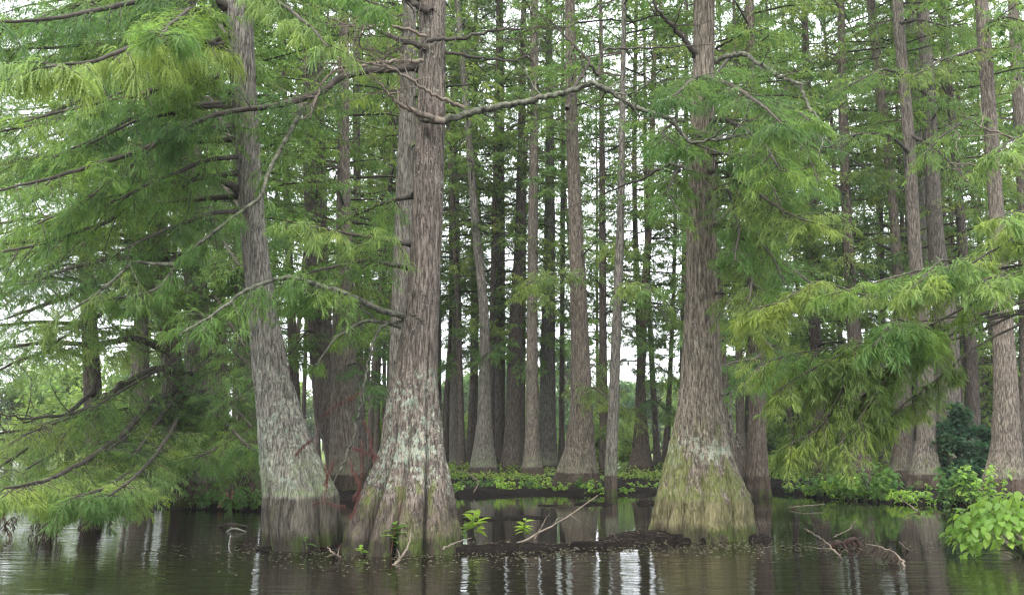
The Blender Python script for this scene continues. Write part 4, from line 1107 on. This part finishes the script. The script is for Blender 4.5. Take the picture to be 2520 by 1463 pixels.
# ------------------------------------------------------------------ broad leaved plants
def leaf_mesh(name, L, W, mat, point=1.0):
    """one ovate leaf with a folded midrib and a drooping tip, base at the origin, pointing along +Y"""
    s = np.array([0, .12, .32, .55, .78, 1.0])
    wd = np.array([.05, .62, 1.0, .86, .46, 0.0]) * W / 2
    V, F = [], []
    for t, ww in zip(s, wd):
        zc = -0.22 * L * t * t
        V += [(-ww, t * L, zc + .35 * ww), (0, t * L, zc), (ww, t * L, zc + .35 * ww)]
    for i in range(5):
        b = i * 3
        F += [(b, b + 1, b + 4, b + 3), (b + 1, b + 2, b + 5, b + 4)]
    G = Geo(); G.add(V, F)
    return G.mesh(name, [mat], True)




def orient(o, p, d, roll=0.0):
    """point +Y along d, +Z as near up as it goes"""
    y = Vector(d).normalized()
    x = y.cross(Vector((0, 0, 1)))
    if x.length < 1e-3: x = Vector((1, 0, 0))
    x.normalize()
    z = x.cross(y)
    M = Matrix((x, y, z)).transposed().to_4x4() @ Matrix.Rotation(roll, 4, 'Y')
    o.matrix_basis = Matrix.Translation(Vector(p)) @ M


def leafy_plant(label, cat, loc, leafme, nstem, h, per, stemmat, group=None, lean=.25, size=(.7, 1.2), name='plant', seed=0, bare=.25):
    """stems with single leaves, every leaf a part"""
    g0 = np.random.default_rng(seed)
    e = thing(name, label, cat, loc, group)
    for s in range(nstem):
        a = g0.random() * 6.28
        d = np.array([math.cos(a) * lean, math.sin(a) * lean, 1.0])
        hh = h * g0.uniform(.6, 1.0)
        pts = np.array([d * hh * t + np.array([math.cos(a), math.sin(a), 0]) * lean * hh * .3 * t * t for t in np.linspace(0, 1, 6)])
        G = Geo(); tube(G, pts, np.linspace(.008, .003, 6), 5)
        st = G.build('stem', stemmat, e)
        for k in range(per):
            t = bare + (1 - bare) * (k + .5) / per
            p = np.array([np.interp(t, np.linspace(0, 1, 6), pts[:, j]) for j in range(3)])
            b = k * 2.4 + g0.random()
            dv = np.array([math.cos(b), math.sin(b), .55 - .7 * (1 - t) + g0.normal() * .15])
            lo = bpy.data.objects.new('leaf', leafme); COL.objects.link(lo); lo.parent = e
            orient(lo, p, dv, g0.normal() * .4)
            sc = g0.uniform(*size) * (1.1 - .4 * abs(t - .6))
            lo.scale = (sc, sc, sc)
    return e


STEM = plain('green_stem', (0.10, 0.13, 0.05), 0.7, 20, .3)
REDSTEM = plain('red_stem', (0.16, 0.07, 0.04), 0.7, 20, .3)
lf_big = leaf_mesh('leaf', .17, .115, LEAF['bush'])
lf_mid = leaf_mesh('leaf', .19, .08, LEAF['plant'])
lf_ov = leaf_mesh('leaf', .19, .105, LEAF['bush'])

# lime green bush at the right edge: a mound of heart shaped leaves
bc0 = np.array([6.5, 11.6, 0.05])
bush = thing('bush', 'lime green bush of heart shaped leaves overhanging the water at the right edge', 'bush', bc0)
gb = np.random.default_rng(21)
G = Geo()
nl = 0
for s in range(60):
    a = -gb.uniform(-.5, math.pi + .5)
    rr = gb.random() ** .4
    top = np.array([1.25 * rr * math.cos(a), .75 * rr * math.sin(a) - .15, .16 + .52 * math.sqrt(max(0, 1 - rr * rr)) * gb.uniform(.8, 1.1) + max(0, .16 * math.cos(a))])
    if rr > .8: top[2] -= .08
    pts = np.array([[top[0] * .25, top[1] * .25, -.1], [top[0] * .6, top[1] * .6, top[2] * .6], top])
    ax, _ = resample(pts, 8)
    tube(G, ax, np.linspace(.009, .003, 8), 5)
    for k in range(5):
        if nl >= 300: break
        t = .6 + .42 * (k + .5) / 5
        p = np.array([np.interp(t, np.linspace(0, 1, 8), ax[:, j]) for j in range(3)]) + gb.normal(size=3) * .05
        b = k * 2.4 + s
        dv = np.array([math.cos(b), math.sin(b), 0]) * .55 + norm(np.array([[top[0], top[1] * 1.6 - .25, 0]]))[0] * .9 + np.array([0, 0, -.75 + .5 * gb.random()])
        lo = bpy.data.objects.new('leaf', lf_big); COL.objects.link(lo); lo.parent = bush
        orient(lo, p, dv, gb.normal() * .35)
        sc = gb.uniform(.58, .95); lo.scale = (sc, sc, sc); nl += 1
G.build('stem', STEM, bush)
n = 620
a = -gb.uniform(-.7, math.pi + .7, n); rr = gb.random(n) ** .45
P = np.stack([1.2 * rr * np.cos(a), .72 * rr * np.sin(a) - .12, .06 + (.16 + .52 * np.sqrt(np.maximum(0, 1 - rr * rr))) * gb.random(n) ** .5], 1)
D = norm(np.stack([np.cos(a) * .7, np.sin(a) * .9 - .2, -.5 + 0 * a], 1) + gb.normal(size=(n, 3)) * .4)
G = Geo(); feathers(G, P, D, gb.uniform(.08, .14, n), gb.uniform(.06, .09, n), .2, gb, 0, True)
tag(G.build('foliage', LEAF['bush'], bush, smooth=False), kind='stuff')

# seedlings at the feet of the big trunks
def pl(px, py, z=0.03):
    p = on_ground(px, py, z)
    return p


leafy_plant('glossy seedling with lance shaped leaves in front of the lichened central trunk', 'plant', pl(962, 1360), lf_mid, 3, .42, 8, REDSTEM, seed=3, lean=.12, size=(.7, 1.1))
leafy_plant('tallest light green seedling with drooping oval leaves, right of the central trunk', 'plant', pl(1168, 1322), lf_ov, 3, .44, 5, STEM, seed=4, lean=.18, size=(.8, 1.25))
leafy_plant('small pale seedling on the mud beside the fallen stick', 'plant', pl(1290, 1318), lf_ov, 2, .26, 7, STEM, seed=5, lean=.2, size=(.5, .85))
leafy_plant('tiny sprig at the right edge of the central trunk foot', 'plant', pl(1135, 1322), lf_ov, 2, .16, 4, STEM, seed=6, lean=.35, size=(.4, .7))
leafy_plant('lone blue green leaf plant in front of the pale leaning trunk', 'plant', pl(755, 1350), lf_mid, 1, .16, 3, STEM, seed=7, lean=.2, size=(.6, .9))
leafy_plant('tiny sprig low on the mud between the two left trunks', 'plant', pl(890, 1362), lf_ov, 2, .08, 4, STEM, seed=8, lean=.4, size=(.35, .6))


def on_bank(px, py):
    p = on_ground(px, py, .1)
    Y = p[1]
    for _ in range(60):
        X = (px - CX) / FPX * Y * 1.013
        if gz(X, Y) > .05: break
        Y += .2
    return np.array([X, Y, gz(X, Y) - .02])


def far_plant_geo(seed, n, spread, h, Ls, Wf=.55, dome=True):
    g0 = np.random.default_rng(seed)
    G = Geo()
    ns = max(5, n // 14)
    for s in range(ns):
        a = g0.random() * 6.28; rr = math.sqrt(g0.random()) * spread
        hh = h * g0.uniform(.5, 1.0) * (1 - .35 * (rr / spread) ** 2 if dome else 1)
        tip = np.array([rr * math.cos(a), rr * math.sin(a), hh])
        ax, _ = resample(np.array([[tip[0] * .5, tip[1] * .5, -.1], tip * [.8, .8, .6], tip]), 6)
        tube(G, ax, np.linspace(.008, .003, 6), 4, 0)
        k = 14
        t = g0.uniform(.25, 1, k)
        P = np.stack([np.interp(t, np.linspace(0, 1, 6), ax[:, j]) for j in range(3)], 1)
        D = norm(g0.normal(size=(k, 3)) * [1, 1, .35] - UP * .1)
        feathers(G, P, D, g0.uniform(*Ls, k), Wf * np.mean(Ls) * g0.uniform(.8, 1.2, k), .25, g0, 1, True)
    return G


# low plants along the back bank, each clump on its own
clumps = [(1190, 1192, 110, .5, .32), (1228, 1195, 120, .5, .35), (1265, 1195, 120, .5, .34), (1305, 1194, 140, .55, .42), (1340, 1193, 140, .5, .42), (1370, 1196, 90, .4, .3), (1425, 1195, 150, .5, .46), (1450, 1200, 90, .35, .34), (1480, 1202, 90, .3, .3),
          (1150, 1185, 80, .4, .25), (1570, 1190, 80, .5, .2), (1640, 1182, 80, .5, .22), (1680, 1178, 80, .5, .22), (1125, 1200, 60, .3, .2), (1530, 1200, 70, .3, .3), (1120, 1225, 40, .2, .16), (1920, 1195, 90, .5, .3), (1890, 1180, 80, .5, .3)]
clumps += [(1930 + 38 * k + fr.uniform(-15, 15), 1225 + .05 * 38 * k * .6, fr.randint(60, 110), fr.uniform(.35, .55), fr.uniform(.16, .34)) for k in (0, 1, 3, 4, 7, 8, 10, 13)]
clumps += [(2010 + 130 * k, 1205, 70, .5, .25) for k in range(3)]
for k, (px, py, n, sp, h) in enumerate(clumps):
    p = on_bank(px, py + 8)
    e = thing('plant', 'low leafy clump on the black mud of the back bank', 'plant', p, 'leafy clumps along the back bank')
    far_plant_geo(500 + k, int(n * fr.uniform(.5, 1.3)), sp * fr.uniform(.7, 1.3), h * fr.uniform(.6, 1.45), (.08, .15)).build('foliage', [STEM, LEAF['bush' if k % 3 else 'plant']], e, smooth=False)
for label, px, py, n, sp, h, Ls, mt in [
    ('wide bluish green leafy plant in front of the double hollow footed trunk', 2110, 1232, 300, .9, .75, (.12, .2), 'plant'),
    ('sparse leafy plant below the hanging yellow green sprays', 1985, 1225, 140, .6, .5, (.1, .16), 'plant'),
    ('yellowish leafy plant left of the wide bluish green plant', 2040, 1238, 120, .45, .45, (.08, .14), 'bush'),
    ('tall thin sapling in front of the pale smooth trunk', 2312, 1242, 120, .35, 1.0, (.1, .17), 'plant'),
    ('tall bright sapling right of the pale smooth trunk', 2375, 1246, 170, .5, .95, (.1, .17), 'bush'),
    ('low bright seedlings beside the foot of the pale smooth trunk', 2245, 1240, 60, .4, .22, (.08, .12), 'bush'),
    ('low bright plant right of the wide bluish green plant', 2170, 1242, 80, .45, .22, (.08, .13), 'bush'),
    ('low yellowish seedlings near the lime green bush', 2420, 1248, 60, .4, .2, (.08, .12), 'bush'),
    ('pale green bush under the left boughs at the end of the mud bank', 345, 1215, 240, .6, .8, (.1, .17), 'bush'),
    ('small sprig beside the folded roots on the left bank', 440, 1240, 60, .3, .35, (.09, .14), 'bush'),
    ('slender green plant in front of the root folds on the left bank', 522, 1240, 70, .35, .65, (.08, .14), 'plant'),
    ('leafy green plant low at the water line left of the pale leaning trunk', 620, 1262, 130, .45, .42, (.09, .15), 'plant')]:
    p = on_bank(px, py)
    e = thing('plant', label, 'plant', p)
    far_plant_geo(len(label) * 7 + px, int(n * 2.0), sp * 1.3, h * 1.25, Ls).build('foliage', [STEM, LEAF[mt]], e, smooth=False)
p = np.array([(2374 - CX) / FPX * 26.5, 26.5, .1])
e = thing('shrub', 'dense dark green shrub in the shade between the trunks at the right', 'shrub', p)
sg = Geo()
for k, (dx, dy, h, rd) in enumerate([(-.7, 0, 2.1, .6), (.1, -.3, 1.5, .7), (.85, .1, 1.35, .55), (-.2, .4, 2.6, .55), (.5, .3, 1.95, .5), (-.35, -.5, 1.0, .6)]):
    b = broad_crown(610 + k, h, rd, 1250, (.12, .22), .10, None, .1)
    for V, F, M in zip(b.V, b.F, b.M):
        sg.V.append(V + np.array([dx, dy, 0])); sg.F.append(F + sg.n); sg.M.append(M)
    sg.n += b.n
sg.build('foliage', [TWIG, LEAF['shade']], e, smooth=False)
p = np.array([(1770 - CX) / FPX * 33, 33, .1])

# knee high ground cover in the light at the back of the stand
gu = np.random.default_rng(77)
n = 26000
Y = gu.uniform(33, 50, n)
px = np.where(gu.random(n) < .6, gu.uniform(1850, 2600, n), gu.uniform(880, 1850, n))
X = (px - CX) / FPX * Y
hgt = np.clip(vnoise(X, Y, 2.2, 12) * 1.5 - .35, 0, 1.2) * np.where(px > 1850, 1.0, .45)
P = np.stack([X, Y, ground_h(X, Y) + hgt * gu.random(n) ** .6], 1)[hgt > .03]
n = len(P)
G = Geo()
feathers(G, P, norm(gu.normal(size=(n, 3)) * [1, 1, .5]), gu.uniform(.12, .28, n), .09 * gu.uniform(.7, 1.2, n), .25, gu, 0, False)
tag(G.build('undergrowth', LEAF['farlime'], smooth=False), kind='stuff')

# ------------------------------------------------------------------ knees, sticks, debris
gk = np.random.default_rng(31)
for k, (px, py, h) in enumerate([(561, 1205, .34), (568, 1235, .24), (578, 1222, .22), (590, 1215, .2), (484, 1225, .2), (476, 1236, .12)]):
    p = on_bank(px, py + 14)
    G = Geo()
    zs = np.linspace(0, 1, 9)
    c = np.stack([gk.normal() * .05 * zs, gk.normal() * .05 * zs, zs * h], 1)
    tube(G, c, np.interp(zs, [0, .3, .8, 1], [.07, .045, .04, .025]), 9, 0, .06)
    o = G.build('cypress_knee', KNEE)
    o.location = tuple(p)
    tag(o, 'reddish brown cypress knee poking out of the shaded left mud bank', 'root knee', 'cypress knees on the left bank')


def stick(label, pts, r0, r1, mat=DEADWOOD, forks=(), name='stick', sd=0, needles=None):
    g0 = np.random.default_rng(sd)
    pts = np.array(pts, float)
    o0 = pts[0].copy()
    G = Geo()
    ax, Lt = resample(pts, 22)
    ax[1:-1] += g0.normal(size=(20, 3)) * .006
    tube(G, ax, np.linspace(r0, r1, 22), 7, 0, .06)
    for t, d, L in forks:
        i = int(t * 21)
        q = [ax[i]]; dd = np.array(d, float)
        for s in range(5):
            dd = dd + g0.normal(size=3) * .15
            q.append(q[-1] + dd / np.linalg.norm(dd) * L / 5)
        tube(G, q, np.linspace(r0 * .45, .003, 6), 5)
    if needles:
        P = np.repeat(ax[6:18], 26, 0)
        D = norm(np.array([-.5, -.1, -.35]) + g0.normal(size=P.shape) * [.35, .3, .2])
        feathers(G, P, D, g0.uniform(.08, .2, len(P)), .008, .3, g0, 1, False)
    o = G.build(name, [mat, LEAF['brown']], origin=o0)
    o.location = tuple(o0)
    return tag(o, label, 'stick')


stick('long pale fallen stick slanting up from the mud right of the central trunk', [on_ground(1235, 1350, .03), on_ground(1290, 1330, .1) , at(1340, 1303, 12.6), at(1400, 1268, 12.8), at(1470, 1218, 13.0)], .019, .007, forks=[(.55, (.3, 0, .5), .3), (.75, (.5, 0, -.2), .2)], sd=1)
stick('bent grey stick jutting out of the water at the lower right', [on_ground(2088, 1392, -.1), at(2060, 1362, 11.2), at(2030, 1330, 11.4), at(1985, 1303, 11.7)], .012, .007, forks=[(.45, (-.8, 0, .15), .33), (.9, (-.4, 0, .2), .15)], sd=2)
stick('arched dead frond with tan needles dipping into the water at the lower right', [on_ground(2228, 1402, -.05), at(2222, 1380, 10.7), at(2195, 1355, 10.9), at(2160, 1342, 11.0), at(2130, 1338, 11.1)], .014, .005, sd=3, needles=True)
stick('short forked driftwood standing before the central trunk foot', [on_ground(965, 1395, -.03), at(985, 1372, 11.0), at(1005, 1342, 11.2), at(1010, 1310, 11.4)], .02, .008, forks=[(.3, (-.2, 0, .4), .15)], sd=4)
stick('small bleached root stub at the water below the gap of the two left trunks', [on_ground(838, 1372, -.03), at(820, 1360, 10.8), at(806, 1346, 11.0)], .022, .007, forks=[(.4, (-.1, 0, .4), .12), (.6, (-.5, 0, .3), .1)], sd=5)
stick('short twig lying on the mud at the right of the central trunk', [on_ground(1085, 1350, .1), on_ground(1120, 1335, .14), on_ground(1160, 1322, .16)], .012, .005, sd=6)
stick('upright twig behind the fallen stick', [on_ground(1315, 1325, .05), at(1335, 1290, 13.2), at(1352, 1262, 13.2)], .012, .004, sd=7)
stick('thin twig lying across the pool on the right', [on_ground(2050, 1320, .02), at(2090, 1302, 14), at(2108, 1272, 14.2)], .01, .004, sd=8)
stick('short stub poking out of the pool before the right bank', [on_ground(2245, 1362, -.05), at(2225, 1345, 12), at(2212, 1332, 12.2)], .014, .008, sd=9)
stick('thin twig leaning on the right bank edge', [on_ground(2260, 1258, .02), at(2235, 1240, 20), at(2215, 1225, 20.4)], .02, .008, sd=10)
stick('bare twig lying on the right bank above the pool', [on_ground(1940, 1248, .03), on_ground(1980, 1243, .08), on_ground(2030, 1240, .08)], .014, .006, sd=11)
stick('reddish twig arching over the left of the back bank', [on_ground(1165, 1210, .1), at(1180, 1185, 26), at(1150, 1160, 26.4), at(1110, 1155, 27)], .018, .007, sd=12)


def log(label, px, py, w, r, mat, sd, hollow=False, name='driftwood'):
    g0 = np.random.default_rng(sd)
    p = on_ground(px, py, 0)
    L = width_at(px, py, p[1], w)
    t = np.linspace(0, 1, 16)
    ax = np.stack([(t - .5) * L, .08 * np.sin(t * 5 + sd), .0 + .05 * np.sin(t * 3.1)], 1)
    G = Geo()
    tube(G, ax, r * (.7 + .5 * np.sin(t * 3.0) + .1 * g0.normal(size=16)), 9, 0, .1)
    o = G.build(name, mat); o.location = tuple(p)
    return tag(o, label, 'driftwood')


log('pale bark slab floating left of the leaning trunk', 580, 1307, 52, .012, plain('pale_bark', (.17, .16, .14), .7, 12, .3), 1)
log('dark thin log floating behind the pale bark slab', 570, 1296, 70, .02, TWIG, 2)
ROT = plain('rotten_wood', (.05, .026, .02), .8, 9, .5, .02)
for label, px, py, R in [('hollow reddish stump ring in the pool at the right', 2098, 1342, .11), ('small curled root loop left of the hollow stump ring', 2064, 1345, .08), ('curled red brown root loop on the mud left of the central trunk', 852, 1352, .09)]:
    p = on_ground(px, py, 0)
    a = np.linspace(-.3, math.pi + .3, 16)
    G = Geo()
    tube(G, np.stack([R * np.cos(a), .05 * np.sin(2 * a), R * .8 * np.sin(a)], 1), np.full(16, R * .28), 8, 0, .12)
    tube(G, np.stack([R * .6 * np.cos(a), .12 + .05 * np.sin(a), R * .5 * np.sin(a)], 1), np.full(16, R * .22), 8, 0, .12)
    o = G.build('root_loop', ROT); o.location = tuple(p)
    tag(o, label, 'root')

# floating bits: seeds, petals and needles on the calm pools, and litter on the mud
gd = np.random.default_rng(41)
G = Geo()
n = 5200
ctr = [on_ground(x, y) for x, y in ((1560, 1290), (1960, 1290), (1900, 1345), (2080, 1345), (1250, 1245), (1700, 1225), (700, 1350), (1050, 1375), (1400, 1350), (2000, 1250))]
k = gd.integers(0, len(ctr), n)
P = np.array(ctr)[k] + np.stack([gd.normal(size=n) * 1.2, gd.normal(size=n) * .6, np.zeros(n)], 1)
P[:, 2] = .006
a = gd.random(n) * 6.28
D = np.stack([np.cos(a), np.sin(a), np.zeros(n)], 1)
S = np.stack([-np.sin(a), np.cos(a), np.zeros(n)], 1)
L = gd.uniform(.01, .03, n)[:, None]
V = np.stack([P - D * L, P + S * L * .5, P + D * L, P - S * L * .5], 1)
G.add(V.reshape(-1, 3), np.arange(n)[:, None] * 4 + np.array([[0, 1, 2, 3]]))
tag(G.build('floating_litter', plain('litter', (.16, .15, .09), .8, 40, .8), smooth=False), kind='stuff')
G = Geo()
n = 9000
X = gd.uniform(-9, 14, n); Y = np.where(gd.random(n) < .4, gd.uniform(12, 14.6, n), gd.uniform(18, 34, n))
Z = ground_h(X, Y)
kp = Z > 0.0
X, Y, Z = X[kp], Y[kp], Z[kp]
n = len(X)
D = norm(gd.normal(size=(n, 3)) * [1, 1, .25] + [0, 0, .1])
twigs(G, np.stack([X, Y, Z], 1), D, gd.uniform(.05, .3, n), .2, .005, 0)
feathers(G, np.stack([X, Y, Z + .01], 1) + gd.normal(size=(n, 3)) * [.2, .2, .005], norm(gd.normal(size=(n, 3)) * [1, 1, .3]), gd.uniform(.04, .1, n), .03, .2, gd, 1, False)
tag(G.build('forest_litter', [plain('litter_twigs', (.045, .034, .026), .9, 20, .6), LEAF['brown']], smooth=False), kind='stuff')

# ------------------------------------------------------------------ damp air over the swamp
hm, ht = new_mat('damp_air')
q = NT(ht)
ho = q.n('ShaderNodeOutputMaterial')
pv = q.n('ShaderNodeVolumePrincipled')
pv.inputs['Color'].default_value = (0.93, 0.96, 1.0, 1)
pv.inputs['Density'].default_value = 0.0005
q.l(pv.outputs[0], ho.inputs['Volume'])
G = Geo()
x0, x1, y0, y1, z0, z1 = -450, 450, -70, 520, -2.0, 34
G.add([(x0, y0, z0), (x1, y0, z0), (x1, y1, z0), (x0, y1, z0), (x0, y0, z1), (x1, y0, z1), (x1, y1, z1), (x0, y1, z1)],
      [(0, 3, 2, 1), (4, 5, 6, 7), (0, 1, 5, 4), (1, 2, 6, 5), (2, 3, 7, 6), (3, 0, 4, 7)])
tag(G.build('haze', hm, smooth=False), kind='stuff')
SC.cycles.volume_bounces = 0
